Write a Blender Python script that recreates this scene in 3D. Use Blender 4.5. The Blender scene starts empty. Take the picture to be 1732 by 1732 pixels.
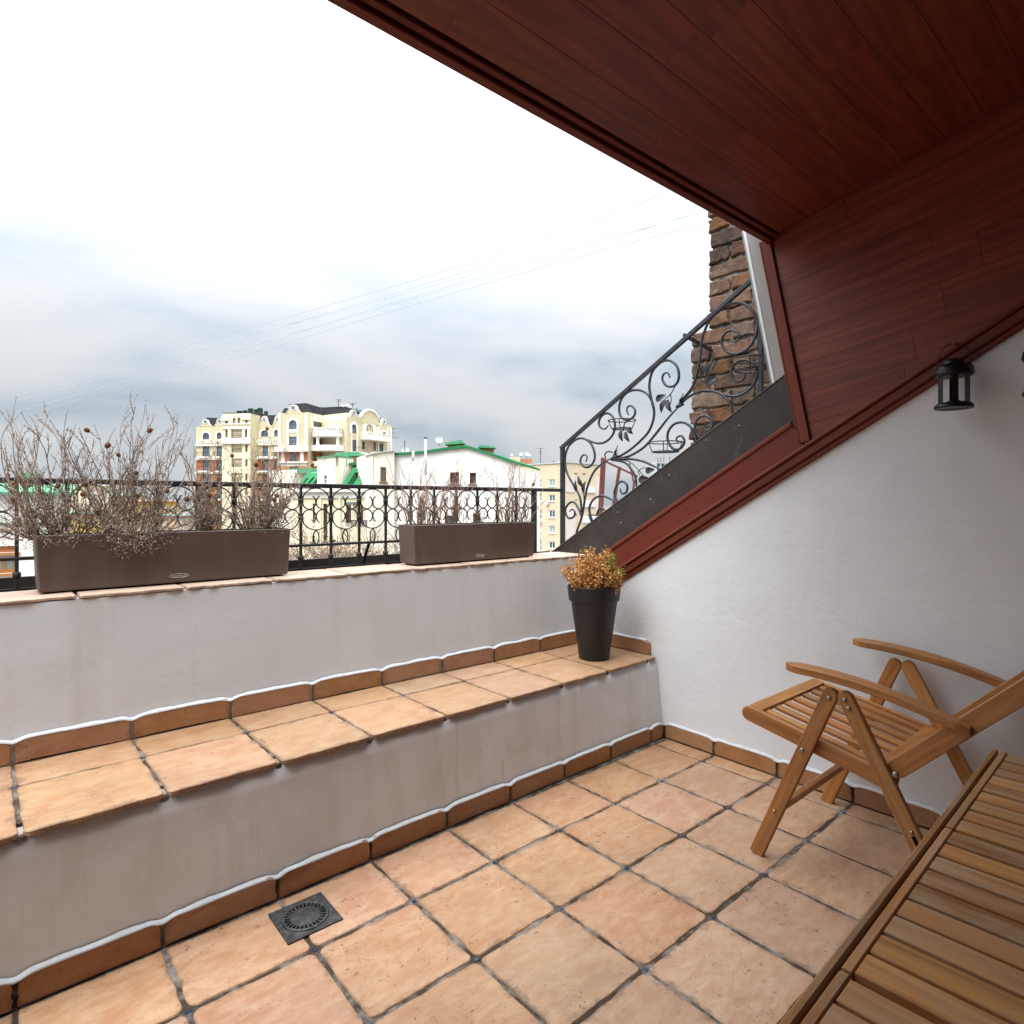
import bpy, math, random
from math import sin, cos, pi, radians, sqrt, atan2, tan
from mathutils import Vector, Matrix, noise

# ---------------------------------------------------------------- scene, camera, sky, sun, exposure
sc = bpy.context.scene
COL = sc.collection

# world frame: side wall is x = 0, bench foot is y = 0, terrace floor is z = 0; y runs out over the parapet
CAM = Vector((-2.860, -2.034, 1.300)); YAW = 0.70539; FOC = 1040.84; HOR = 850.0; MID = 866.0; IMG = 1732.0
cam_d = bpy.data.cameras.new('camera'); cam = bpy.data.objects.new('camera', cam_d); COL.objects.link(cam)
cam.location = CAM; cam.rotation_euler = (radians(90), 0, -YAW)
cam_d.sensor_fit = 'HORIZONTAL'; cam_d.sensor_width = 36.0; cam_d.lens = 36.0 * FOC / IMG
cam_d.shift_y = -(MID - HOR) / IMG; cam_d.clip_start = 0.02; cam_d.clip_end = 6000
sc.camera = cam

SUN_AZ = radians(-104.0)     # measured from +y towards +x
SUN_EL = radians(47.0)
world = bpy.data.worlds.new('World'); sc.world = world; world.use_nodes = True
wn = world.node_tree.nodes; wl = world.node_tree.links; wn.clear()
def wnode(t, **k):
    n = wn.new(t)
    for a, b in k.items(): setattr(n, a, b)
    return n
def wmath(op, a, b=None, c=None):
    n = wnode('ShaderNodeMath', operation=op)
    for i, v in enumerate((a, b, c)):
        if v is None: continue
        if isinstance(v, (int, float)): n.inputs[i].default_value = v
        else: wl.new(v, n.inputs[i])
    return n.outputs[0]
w_out = wnode('ShaderNodeOutputWorld'); w_bg = wnode('ShaderNodeBackground')
w_tc = wnode('ShaderNodeTexCoord'); w_sep = wnode('ShaderNodeSeparateXYZ')
wl.new(w_tc.outputs['Generated'], w_sep.inputs[0])
wx, wy, wz = w_sep.outputs
w_zc = wmath('MAXIMUM', wz, 0.0)
w_den = wmath('ADD', w_zc, 0.30)
w_cmb = wnode('ShaderNodeCombineXYZ')
wl.new(wmath('DIVIDE', wx, w_den), w_cmb.inputs[0]); wl.new(wmath('DIVIDE', wy, w_den), w_cmb.inputs[1])
w_map = wnode('ShaderNodeMapping'); wl.new(w_cmb.outputs[0], w_map.inputs['Vector'])
w_map.inputs['Location'].default_value = (3.1, 7.4, 0.0); w_map.inputs['Rotation'].default_value = (0, 0, 0.70)
w_map.inputs['Scale'].default_value = (1.15, 1.75, 1.0)
w_n1 = wnode('ShaderNodeTexNoise'); w_n1.inputs['Scale'].default_value = 1.15; w_n1.inputs['Detail'].default_value = 7
w_n1.inputs['Roughness'].default_value = 0.50; w_n1.inputs['Distortion'].default_value = 0.35
wl.new(w_map.outputs[0], w_n1.inputs['Vector'])
w_r1 = wnode('ShaderNodeValToRGB'); wl.new(w_n1.outputs['Fac'], w_r1.inputs[0])
cr = w_r1.color_ramp
cr.elements[0].position = 0.33; cr.elements[0].color = (0.60, 0.70, 0.80, 1)
cr.elements[1].position = 0.63; cr.elements[1].color = (0.95, 0.97, 1.0, 1)
e = cr.elements.new(0.485); e.color = (0.82, 0.88, 0.94, 1)
w_sky = wnode('ShaderNodeTexSky', sky_type='NISHITA', sun_disc=False)
w_sky.sun_elevation = SUN_EL; w_sky.sun_rotation = SUN_AZ; w_sky.air_density = 1.2; w_sky.dust_density = 2.0
w_skm = wnode('ShaderNodeVectorMath', operation='SCALE'); w_skm.inputs['Scale'].default_value = 0.09
wl.new(w_sky.outputs[0], w_skm.inputs[0])
# the cloud deck brightens towards the zenith as an overcast sky does
w_gr = wmath('MULTIPLY_ADD', wmath('POWER', w_zc, 2.6), 7.2, 0.55)
w_pale = wnode('ShaderNodeMix', data_type='RGBA'); w_pale.inputs['B'].default_value = (0.90, 0.925, 0.94, 1)     # thicker, whiter deck overhead
wl.new(wmath('MINIMUM', wmath('MULTIPLY', wmath('MAXIMUM', wmath('SUBTRACT', w_zc, 0.26), 0.0), 3.0), 0.85), w_pale.inputs['Factor']); wl.new(w_r1.outputs[0], w_pale.inputs['A'])
w_cl = wnode('ShaderNodeVectorMath', operation='SCALE'); wl.new(w_pale.outputs['Result'], w_cl.inputs[0]); wl.new(w_gr, w_cl.inputs['Scale'])
w_mix = wnode('ShaderNodeMix', data_type='RGBA'); w_mix.inputs['Factor'].default_value = 0.10
wl.new(w_cl.outputs[0], w_mix.inputs['A']); wl.new(w_skm.outputs[0], w_mix.inputs['B'])
wl.new(w_mix.outputs['Result'], w_bg.inputs['Color']); w_bg.inputs['Strength'].default_value = 1.0
wl.new(w_bg.outputs[0], w_out.inputs[0])

sun_d = bpy.data.lights.new('sun', 'SUN'); sun_d.energy = 1.5; sun_d.angle = radians(40); sun_d.color = (1.0, 0.985, 0.96)
sun = bpy.data.objects.new('sun', sun_d); COL.objects.link(sun)
sdir = Vector((sin(SUN_AZ) * cos(SUN_EL), cos(SUN_AZ) * cos(SUN_EL), sin(SUN_EL)))
sun.rotation_euler = (-sdir).to_track_quat('-Z', 'Y').to_euler(); sun.location = sdir * 60
sc.view_settings.view_transform = 'Standard'; sc.view_settings.look = 'None'; sc.view_settings.gamma = 1.0
sc.view_settings.use_curve_mapping = False; sc.view_settings.exposure = 0.43
sc.render.engine = 'CYCLES'
sc.cycles.max_bounces = 8; sc.cycles.diffuse_bounces = 5; sc.cycles.use_denoising = True

# ---------------------------------------------------------------- survey helpers (bearing of a sighted point -> place on a real surface)
FWD = Vector((sin(YAW), cos(YAW), 0)); RGT = Vector((cos(YAW), -sin(YAW), 0)); UP = Vector((0, 0, 1))
def ray(px, py): return FWD + RGT * ((px - MID) / FOC) + UP * (-(py - HOR) / FOC)
def on_x(px, py, x): d = ray(px, py); return CAM + d * ((x - CAM.x) / d.x)
def on_y(px, py, y): d = ray(px, py); return CAM + d * ((y - CAM.y) / d.y)
def on_z(px, py, z): d = ray(px, py); return CAM + d * ((z - CAM.z) / d.z)
def at_d(px, py, D): return CAM + ray(px, py) * D

# ---------------------------------------------------------------- object helpers
def tag(o, label=None, cat=None, group=None, kind=None):
    if label: o['label'] = label
    if cat: o['category'] = cat
    if group: o['group'] = group
    if kind: o['kind'] = kind
    return o
def thing(name, loc, label, cat, group=None):
    o = bpy.data.objects.new(name, None); COL.objects.link(o); o.location = loc; o.empty_display_size = 0.1
    return tag(o, label, cat, group)
def world_m(o):
    m = o.matrix_basis.copy()
    if o.parent: m = world_m(o.parent) @ o.matrix_parent_inverse @ m
    return m
def link(o, parent=None):
    COL.objects.link(o)
    if parent:
        o.parent = parent; o.matrix_parent_inverse = world_m(parent).inverted()
    return o
class MB:
    def __init__(s): s.v = []; s.f = []
    def add(s, vs, fs):
        b = len(s.v); s.v += [tuple(v) for v in vs]; s.f += [tuple(i + b for i in f) for f in fs]; return s
    def box(s, a, b):
        (x0, y0, z0), (x1, y1, z1) = a, b
        return s.add([(x0,y0,z0),(x1,y0,z0),(x1,y1,z0),(x0,y1,z0),(x0,y0,z1),(x1,y0,z1),(x1,y1,z1),(x0,y1,z1)],
                     [(0,3,2,1),(4,5,6,7),(0,1,5,4),(1,2,6,5),(2,3,7,6),(3,0,4,7)])
    def obox(s, o, ex, ey, ez, a, b):
        q = MB().box(a, b)
        return s.add([o + ex * v[0] + ey * v[1] + ez * v[2] for v in map(Vector, q.v)], q.f)
    def tube(s, pts, r, n=8, caps=True, closed=False):
        pts = [Vector(p) for p in pts]; m = len(pts)
        rr = r if isinstance(r, (list, tuple)) else [r] * m
        t0 = (pts[1] - pts[0]).normalized(); ref = Vector((0, 0, 1)) if abs(t0.z) < 0.9 else Vector((1, 0, 0))
        nn = t0.cross(ref).normalized(); vs = []; fs = []
        for i, p in enumerate(pts):
            if closed: t = (pts[(i + 1) % m] - pts[i - 1]).normalized()
            else: t = (pts[min(i + 1, m - 1)] - pts[max(i - 1, 0)]).normalized()
            nn = (nn - t * nn.dot(t)).normalized(); bb = t.cross(nn)
            for k in range(n):
                a = 2 * pi * k / n; vs.append(p + nn * (cos(a) * rr[i]) + bb * (sin(a) * rr[i]))
        for i in range(m if closed else m - 1):
            j = (i + 1) % m
            for k in range(n): fs.append((i*n+k, i*n+(k+1)%n, j*n+(k+1)%n, j*n+k))
        if caps and not closed:
            fs.append(tuple(range(n - 1, -1, -1))); fs.append(tuple((m-1)*n + k for k in range(n)))
        return s.add(vs, fs)
    def lathe(s, prof, c, n=32, axis=UP, rx=None):
        c = Vector(c); rx = rx or Vector((1, 0, 0)); ry = axis.cross(rx); vs = []; fs = []
        for r, z in prof:
            for k in range(n):
                a = 2 * pi * k / n; vs.append(c + axis * z + (rx * cos(a) + ry * sin(a)) * r)
        for i in range(len(prof) - 1):
            for k in range(n): fs.append((i*n+k, i*n+(k+1)%n, (i+1)*n+(k+1)%n, (i+1)*n+k))
        return s.add(vs, fs)
    def prism(s, poly, o, ex, ey, ez, t0, t1):
        n = len(poly); vs = [o + ex*p[0] + ey*p[1] + ez*t0 for p in poly] + [o + ex*p[0] + ey*p[1] + ez*t1 for p in poly]
        fs = [tuple(range(n-1, -1, -1)), tuple(range(n, 2*n))] + [(i, (i+1)%n, n+(i+1)%n, n+i) for i in range(n)]
        return s.add(vs, fs)
    def build(s, name, mat, parent=None, smooth=False, M=None):
        me = bpy.data.meshes.new(name); me.from_pydata(s.v, [], s.f); me.update()
        if smooth: me.shade_smooth()
        if mat: me.materials.append(mat)
        o = bpy.data.objects.new(name, me)
        if M is not None: o.matrix_basis = M
        return link(o, parent)
def area2(p): return sum(p[i][0]*p[(i+1)%len(p)][1] - p[(i+1)%len(p)][0]*p[i][1] for i in range(len(p)))
def inset(poly, d):
    n = len(poly); out = []
    for i in range(n):
        p0, p1, p2 = Vector(poly[i-1]), Vector(poly[i]), Vector(poly[(i+1) % n])
        e1 = (p1 - p0); e2 = (p2 - p1)
        if e1.length < 1e-9 or e2.length < 1e-9: out.append(tuple(p1)); continue
        e1.normalize(); e2.normalize(); n1 = Vector((-e1.y, e1.x)); n2 = Vector((-e2.y, e2.x)); m = n1 + n2
        k = max(0.35, 1 + n1.dot(n2)); out.append(tuple(p1 + m * (d / k)))
    return out
def plate_mesh(name, outline, t, b=0.002, mat=None, back=True):
    # an outline in local x, y with thickness t in local z and eased edges
    if area2(outline) < 0: outline = outline[::-1]
    n = len(outline); ins = inset(outline, b)
    rings = [(ins, -t/2), (outline, -t/2 + b), (outline, t/2 - b), (ins, t/2)]
    if not back: rings = [(outline, -t/2), (outline, t/2 - b), (ins, t/2)]
    vs = [(p[0], p[1], z) for r, z in rings for p in r]; fs = []
    for i in range(len(rings) - 1):
        for k in range(n): fs.append((i*n+k, i*n+(k+1)%n, (i+1)*n+(k+1)%n, (i+1)*n+k))
    fs.append(tuple((len(rings)-1)*n + k for k in range(n)))
    if back: fs.append(tuple(range(n-1, -1, -1)))
    me = bpy.data.meshes.new(name); me.from_pydata(vs, [], fs); me.update()
    if mat: me.materials.append(mat)
    return me
def frame(o, ex, ey):
    ex = Vector(ex).normalized(); ey = Vector(ey); ey = (ey - ex * ey.dot(ex)).normalized(); ez = ex.cross(ey)
    return Matrix(((ex.x, ey.x, ez.x, o[0]), (ex.y, ey.y, ez.y, o[1]), (ex.z, ey.z, ez.z, o[2]), (0, 0, 0, 1)))
def plate(name, outline, t, M, mat, parent, b=0.002):
    o = bpy.data.objects.new(name, plate_mesh(name, outline, t, b, mat)); o.matrix_basis = M
    return link(o, parent)
def rect(l, w): return [(-l/2, -w/2), (l/2, -w/2), (l/2, w/2), (-l/2, w/2)]
def stadium(l, w, r0=True, r1=True, n=6):
    p = []
    if r0: p += [(-l/2 + w/2 - (w/2) * sin(a), (w/2) * cos(a)) for a in [pi * i / n for i in range(n + 1)]]
    else: p += [(-l/2, w/2), (-l/2, -w/2)]
    if r1: p += [(l/2 - (w/2) + (w/2) * sin(a), -(w/2) * cos(a)) for a in [pi * i / n for i in range(n + 1)]]
    else: p += [(l/2, -w/2), (l/2, w/2)]
    return p
def beam(name, p0, p1, w, t, wdir, mat, parent, b=0.002, r0=False, r1=False):
    p0 = Vector(p0); p1 = Vector(p1); L = (p1 - p0).length
    return plate(name, stadium(L, w, r0, r1) if (r0 or r1) else rect(L, w), t, frame((p0 + p1) / 2, p1 - p0, wdir), mat, parent, b)
def catmull(pts, sub=6, closed=False):
    pts = [Vector(p) for p in pts]; n = len(pts); out = []
    rng = range(n) if closed else range(n - 1)
    for i in rng:
        if closed: p0, p1, p2, p3 = pts[i-1], pts[i], pts[(i+1)%n], pts[(i+2)%n]
        else: p0, p1, p2, p3 = pts[max(i-1,0)], pts[i], pts[i+1], pts[min(i+2,n-1)]
        for k in range(sub):
            t = k / sub
            out.append(0.5 * ((2*p1) + (p2-p0)*t + (2*p0-5*p1+4*p2-p3)*t*t + (3*p1-p0-3*p2+p3)*t**3))
    if not closed: out.append(pts[-1])
    return out

# ---------------------------------------------------------------- materials
class NT:
    def __init__(s, name, rough=0.6, spec=0.4, metal=0.0):
        s.m = bpy.data.materials.new(name); s.m.use_nodes = True; s.t = s.m.node_tree; s.n = s.t.nodes; s.l = s.t.links
        s.p = s.n['Principled BSDF']; s.p.inputs['Roughness'].default_value = rough
        s.p.inputs['Specular IOR Level'].default_value = spec; s.p.inputs['Metallic'].default_value = metal
    def node(s, t, **k):
        n = s.n.new(t)
        for a, b in k.items(): setattr(n, a, b)
        return n
    def set(s, inp, v):
        if isinstance(v, (int, float, tuple)): inp.default_value = (v + (1,)) if isinstance(v, tuple) and len(v) == 3 and inp.type == 'RGBA' else v
        else: s.l.new(v, inp)
    def coords(s, kind='Object', scale=(1,1,1), rnd=0.0, rot=(0,0,0)):
        tc = s.node('ShaderNodeTexCoord'); v = tc.outputs[kind]
        if rnd:
            oi = s.node('ShaderNodeObjectInfo'); m = s.node('ShaderNodeVectorMath', operation='MULTIPLY_ADD')
            cx = s.node('ShaderNodeCombineXYZ')
            for i, q in enumerate((1.0, 3.7, 7.3)):
                k = s.node('ShaderNodeMath', operation='MULTIPLY'); s.l.new(oi.outputs['Random'], k.inputs[0]); k.inputs[1].default_value = q * rnd
                s.l.new(k.outputs[0], cx.inputs[i])
            s.l.new(v, m.inputs[0]); m.inputs[1].default_value = (1,1,1); s.l.new(cx.outputs[0], m.inputs[2]); v = m.outputs[0]
        mp = s.node('ShaderNodeMapping'); s.l.new(v, mp.inputs['Vector']); mp.inputs['Scale'].default_value = scale; mp.inputs['Rotation'].default_value = rot
        return mp.outputs[0]
    def noise(s, v, scale, detail=4, rough=0.55, dist=0.0):
        n = s.node('ShaderNodeTexNoise'); s.l.new(v, n.inputs['Vector']); n.inputs['Scale'].default_value = scale
        n.inputs['Detail'].default_value = detail; n.inputs['Roughness'].default_value = rough; n.inputs['Distortion'].default_value = dist
        return n.outputs['Fac']
    def voro(s, v, scale, feature='F1'):
        n = s.node('ShaderNodeTexVoronoi', feature=feature); s.l.new(v, n.inputs['Vector']); n.inputs['Scale'].default_value = scale
        return n.outputs['Distance']
    def wave(s, v, scale, dist, dscale, detail=3):
        n = s.node('ShaderNodeTexWave', wave_type='BANDS', bands_direction='Y'); s.l.new(v, n.inputs['Vector'])
        n.inputs['Scale'].default_value = scale; n.inputs['Distortion'].default_value = dist; n.inputs['Detail'].default_value = detail; n.inputs['Detail Scale'].default_value = dscale
        return n.outputs['Fac']
    def ramp(s, f, a, b, c0=(0,0,0), c1=(1,1,1)):
        n = s.node('ShaderNodeValToRGB'); s.l.new(f, n.inputs[0]); e = n.color_ramp.elements
        e[0].position = a; e[0].color = c0 + (1,); e[1].position = b; e[1].color = c1 + (1,); return n.outputs[0]
    def mix(s, f, a, b, mode='MIX'):
        n = s.node('ShaderNodeMix', data_type='RGBA', blend_type=mode)
        s.set(n.inputs['Factor'], f); s.set(n.inputs['A'], a); s.set(n.inputs['B'], b); return n.outputs['Result']
    def math(s, op, a, b=0.0):
        n = s.node('ShaderNodeMath', operation=op); s.set(n.inputs[0], a); s.set(n.inputs[1], b); return n.outputs[0]
    def rnd(s): return s.node('ShaderNodeObjectInfo').outputs['Random']
    def hsv(s, col, h=None, sa=None, v=None):
        n = s.node('ShaderNodeHueSaturation'); s.set(n.inputs['Color'], col)
        if h is not None: s.set(n.inputs['Hue'], h)
        if sa is not None: s.set(n.inputs['Saturation'], sa)
        if v is not None: s.set(n.inputs['Value'], v)
        return n.outputs[0]
    def lin(s, f, a, b):
        n = s.node('ShaderNodeMapRange'); s.set(n.inputs['Value'], f); n.inputs['To Min'].default_value = a; n.inputs['To Max'].default_value = b; return n.outputs[0]
    def col(s, c): s.set(s.p.inputs['Base Color'], c); return s
    def rough(s, c): s.set(s.p.inputs['Roughness'], c); return s
    def bump(s, h, strength=0.3, dist=0.01):
        b = s.node('ShaderNodeBump'); s.l.new(h, b.inputs['Height']); b.inputs['Strength'].default_value = strength; b.inputs['Distance'].default_value = dist
        s.l.new(b.outputs[0], s.p.inputs['Normal']); return s

def m_plain(name, c, rough=0.6, spec=0.4, metal=0.0, var=0.06, scale=6, bump=0.0):
    t = NT(name, rough, spec, metal); v = t.coords(); n = t.noise(v, scale, 5)
    t.col(t.mix(t.ramp(n, 0.35, 0.68), tuple(x * (1 - var) for x in c), tuple(min(1, x * (1 + var)) for x in c)))
    if bump: t.bump(t.noise(v, scale * 8, 4), bump, 0.004)
    return t.m
def m_tile(name, ca, cb, cc, dirt=0.5):
    t = NT(name, 0.55, 0.35); v = t.coords(rnd=9.0); r = t.rnd()
    big = t.noise(v, 5.0, 4, 0.6, 0.6); mid = t.noise(t.coords(rnd=5.0, scale=(1.0, 2.2, 1.0)), 14, 6, 0.65, 0.4)
    c = t.mix(t.ramp(big, 0.36, 0.66), ca, cb); c = t.mix(t.math('MULTIPLY', t.ramp(mid, 0.40, 0.68), 0.75), c, cc)
    c = t.hsv(c, t.lin(r, 0.496, 0.505), t.lin(t.math('FRACT', t.math('MULTIPLY', r, 7.3)), 0.90, 1.08), t.lin(t.math('FRACT', t.math('MULTIPLY', r, 13.7)), 0.90, 1.06))
    sp = t.noise(v, 70, 5, 0.75); zone = t.ramp(t.noise(v, 7, 3), 0.46, 0.62)
    c = t.mix(t.math('MULTIPLY', t.ramp(sp, 0.585, 0.65), t.math('MULTIPLY', zone, dirt)), c, (0.045, 0.028, 0.018))
    c = t.mix(t.math('MULTIPLY', t.ramp(t.noise(v, 160, 3, 0.6), 0.55, 0.75), 0.35), c, (0.24, 0.115, 0.055))
    c = t.mix(t.math('MULTIPLY', t.ramp(t.noise(v, 3.1, 5, 0.6), 0.50, 0.74), 0.30 * dirt), c, (0.16, 0.095, 0.055))
    gs = t.node('ShaderNodeSeparateXYZ'); t.l.new(t.coords('Generated'), gs.inputs[0])
    ed = t.math('MINIMUM', t.math('MINIMUM', gs.outputs[0], t.math('SUBTRACT', 1.0, gs.outputs[0])), t.math('MINIMUM', gs.outputs[1], t.math('SUBTRACT', 1.0, gs.outputs[1])))
    gr_ = t.math('ADD', ed, t.math('MULTIPLY', t.math('SUBTRACT', t.noise(v, 17, 6, 0.7), 0.42), 0.42))      # grime creeping in from the joints
    c = t.mix(t.math('MULTIPLY', t.ramp(gr_, 0.015, 0.075, (1, 1, 1), (0, 0, 0)), 0.55 * dirt), c, (0.085, 0.055, 0.036))
    t.col(c); t.rough(t.lin(mid, 0.42, 0.68))
    t.bump(t.math('ADD', t.math('MULTIPLY', t.noise(v, 45, 5), 0.5), t.math('MULTIPLY', t.noise(v, 9, 2), 1.6)), 0.32, 0.003)
    return t.m
def m_plaster(name, base, stain, amount, streak=(11, 11, 0.7), bstr=0.40):
    t = NT(name, 0.85, 0.2); v = t.coords()
    c = t.mix(t.ramp(t.noise(v, 1.7, 5, 0.6), 0.35, 0.7), tuple(x * 0.94 for x in base), base)
    vs = t.coords(scale=streak); s1 = t.noise(vs, 1.0, 5, 0.62, 0.15); s2 = t.noise(t.coords(scale=(3.2, 3.2, 0.9)), 1.0, 4, 0.55, 0.5)
    f = t.math('MULTIPLY', t.ramp(s1, 0.50, 0.78), t.ramp(s2, 0.36, 0.66))
    c = t.mix(t.math('MULTIPLY', f, amount), c, stain)
    c = t.mix(t.math('MULTIPLY', t.ramp(t.noise(v, 2.6, 6, 0.65, 0.8), 0.42, 0.72), amount * 0.40), c, stain)
    c = t.mix(t.math('MULTIPLY', t.ramp(t.noise(v, 42, 3, 0.7), 0.68, 0.76), 0.35 * amount), c, (0.18, 0.13, 0.10))
    drip = t.math('MULTIPLY', t.ramp(t.noise(t.coords(scale=(24, 24, 0.28)), 1.0, 4, 0.6), 0.60, 0.76), t.ramp(t.noise(t.coords(scale=(2.1, 2.1, 1.3)), 1.0, 3, 0.6), 0.46, 0.62))
    c = t.mix(t.math('MULTIPLY', drip, amount * 0.75), c, tuple(x * 0.8 for x in stain))
    t.col(c)
    h = t.math('ADD', t.math('MULTIPLY', t.noise(v, 5.0, 4, 0.6, 0.5), 2.4), t.math('ADD', t.math('MULTIPLY', t.noise(v, 26, 5, 0.6), 0.7), t.math('MULTIPLY', t.noise(v, 150, 3, 0.6), 0.22)))
    t.bump(h, bstr, 0.005); return t.m
def m_wood(name, ca, cb, grain=30, rough=0.45, weather=None, wamt=0.0, bumps=0.18, spec=0.4, rndv=(0.80, 1.18), coat=0.0, wv=0.5):
    t = NT(name, rough, spec); v = t.coords(rnd=11.0, scale=(0.05, 1, 1)); v2 = t.coords(rnd=11.0, scale=(0.12, 1, 1)); r = t.rnd()
    g = t.wave(v2, grain * wv, 16.0, 1.1, 3); fine = t.noise(t.coords(rnd=11.0, scale=(0.035, 1, 1)), grain * 14, 6, 0.75)
    big = t.noise(v2, grain * 0.5, 6, 0.65, 1.6)
    f = t.math('ADD', t.math('MULTIPLY', g, 0.14), t.math('ADD', t.math('MULTIPLY', fine, 0.48), t.math('MULTIPLY', big, 0.48)))
    c = t.mix(t.ramp(f, 0.36, 0.76), ca, cb)
    c = t.hsv(c, t.lin(r, 0.496, 0.504), None, t.lin(t.math('FRACT', t.math('MULTIPLY', r, 9.1)), *rndv))
    if weather:
        w = t.math('MULTIPLY', t.ramp(t.noise(t.coords(rnd=11.0, scale=(0.16, 1, 1)), grain * 0.9, 7, 0.72, 0.6), 0.42, 0.62), t.lin(t.math('FRACT', t.math('MULTIPLY', r, 5.7)), wamt * 0.35, wamt))
        c = t.mix(w, c, weather)
    t.col(c); t.rough(t.lin(fine, rough - 0.08, rough + 0.12)); t.bump(f, bumps, 0.003)
    if coat: t.p.inputs['Coat Weight'].default_value = coat; t.p.inputs['Coat Roughness'].default_value = 0.25
    return t.m
M = {}
M['floor_tile'] = m_tile('terracotta_floor', (0.375, 0.192, 0.106), (0.42, 0.245, 0.140), (0.50, 0.345, 0.230), 1.0)
M['coping'] = m_tile('terracotta_coping', (0.46, 0.30, 0.22), (0.50, 0.36, 0.27), (0.54, 0.42, 0.33), 0.9)
M['bench_tile'] = m_tile('terracotta_bench', (0.335, 0.175, 0.091), (0.37, 0.217, 0.119), (0.44, 0.305, 0.195), 0.8)
M['skirt_tile'] = m_tile('terracotta_skirting', (0.31, 0.145, 0.066), (0.36, 0.185, 0.088), (0.42, 0.235, 0.125), 0.7)
t = NT('grout', 0.95, 0.1); v = t.coords()
t.col(t.mix(t.ramp(t.noise(v, 9, 5, 0.7), 0.45, 0.62), (0.060, 0.043, 0.031), (0.23, 0.21, 0.19))).bump(t.noise(v, 120, 4), 0.6, 0.004); M['grout'] = t.m
t = NT('blue_inset', 0.25, 0.5); t.col(t.mix(t.ramp(t.noise(t.coords(rnd=3.0), 120, 3), 0.4, 0.65), (0.012, 0.028, 0.075), (0.04, 0.05, 0.06))); M['inset'] = t.m
M['plaster'] = m_plaster('white_plaster', (0.67, 0.705, 0.74), (0.42, 0.36, 0.30), 0.36, (9, 9, 0.25), 0.26)
M['plaster_bench'] = m_plaster('stained_plaster', (0.73, 0.745, 0.76), (0.36, 0.275, 0.21), 0.58, (9, 9, 0.35), 0.34)
M['plaster_side'] = m_plaster('side_plaster', (0.73, 0.76, 0.79), (0.52, 0.46, 0.41), 0.16, (5, 5, 0.5), 0.34)
M['bead'] = m_plain('fresh_white_plaster', (0.60, 0.625, 0.65), 0.8, 0.2, var=0.04, scale=40, bump=0.4)
M['redwood'] = m_wood('red_stained_boards', (0.090, 0.0155, 0.0076), (0.245, 0.0475, 0.0235), 12, 0.40, bumps=0.08, rndv=(0.94, 1.06))
M['redtrim'] = m_wood('red_stained_trim', (0.115, 0.020, 0.0095), (0.165, 0.031, 0.0145), 26, 0.50, bumps=0.08, rndv=(0.92, 1.08), spec=0.3)
M['teak'] = m_wood('teak_chair', (0.25, 0.088, 0.019), (0.56, 0.250, 0.070), 18, 0.46, (0.34, 0.235, 0.15), 0.40, 0.14, 0.38)
M['teak_table'] = m_wood('teak_table', (0.21, 0.080, 0.022), (0.48, 0.230, 0.070), 16, 0.60, (0.34, 0.25, 0.17), 0.8, 0.2, 0.25, (0.62, 1.15))
t = NT('wrought_iron', 0.45, 0.5, 0.55); v = t.coords(); t.col(t.mix(t.ramp(t.noise(v, 30, 4), 0.35, 0.7), (0.028, 0.031, 0.036), (0.055, 0.060, 0.068))); t.bump(t.noise(v, 160, 4), 0.25, 0.002); M['iron'] = t.m
t = NT('dark_iron', 0.5, 0.45, 0.2); v = t.coords(); t.col(t.mix(t.ramp(t.noise(v, 25, 4), 0.35, 0.7), (0.014, 0.014, 0.016), (0.030, 0.029, 0.031))); t.bump(t.noise(v, 140, 4), 0.2, 0.002); M['blackiron'] = t.m
t = NT('flashing_sheet', 0.50, 0.35, 0.0); v = t.coords(); c = t.mix(t.ramp(t.noise(v, 3.0, 5, 0.6), 0.35, 0.7), (0.024, 0.018, 0.0155), (0.046, 0.037, 0.033))
c = t.mix(t.math('MULTIPLY', t.ramp(t.noise(t.coords(scale=(1, 2.5, 1), rot=(0.6, 0, 0)), 7, 6, 0.7, 1.0), 0.60, 0.74), 0.30), c, (0.20, 0.20, 0.21)); t.col(c); t.bump(t.noise(v, 4.5, 3), 0.22, 0.02); M['flash'] = t.m
M['greyboard'] = m_plain('grey_painted_board', (0.33, 0.315, 0.30), 0.6, 0.3)
M['whitestrip'] = m_plain('white_metal_strip', (0.72, 0.75, 0.77), 0.3, 0.5)
M['stripgreen'] = m_plain('strip_seal', (0.20, 0.24, 0.21), 0.4, 0.4)
t = NT('planter_plastic', 0.42, 0.45); v = t.coords(); du = t.math('MULTIPLY', t.ramp(t.noise(t.coords(scale=(16, 16, 1.6)), 1.0, 6, 0.65), 0.48, 0.75), 0.30)
t.col(t.mix(du, t.mix(t.ramp(t.noise(v, 3, 4), 0.35, 0.7), (0.084, 0.057, 0.046), (0.100, 0.070, 0.057)), (0.17, 0.14, 0.12))); t.bump(t.noise(v, 420, 2), 0.10, 0.001); M['planter'] = t.m
M['logo'] = m_plain('logo_print', (0.42, 0.40, 0.39), 0.4)
t = NT('potting_soil', 0.95, 0.1); v = t.coords(); t.col(t.mix(t.ramp(t.noise(v, 60, 5, 0.7), 0.4, 0.66), (0.008, 0.006, 0.005), (0.06, 0.04, 0.028))); t.bump(t.noise(v, 70, 4), 1.0, 0.01); M['soil'] = t.m
t = NT('black_pot', 0.45, 0.4); v = t.coords(); t.col(t.mix(t.ramp(t.noise(v, 8, 4), 0.35, 0.7), (0.0105, 0.0115, 0.0135), (0.017, 0.018, 0.021))); t.bump(t.noise(v, 300, 2), 0.12, 0.001); M['pot'] = t.m
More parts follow.
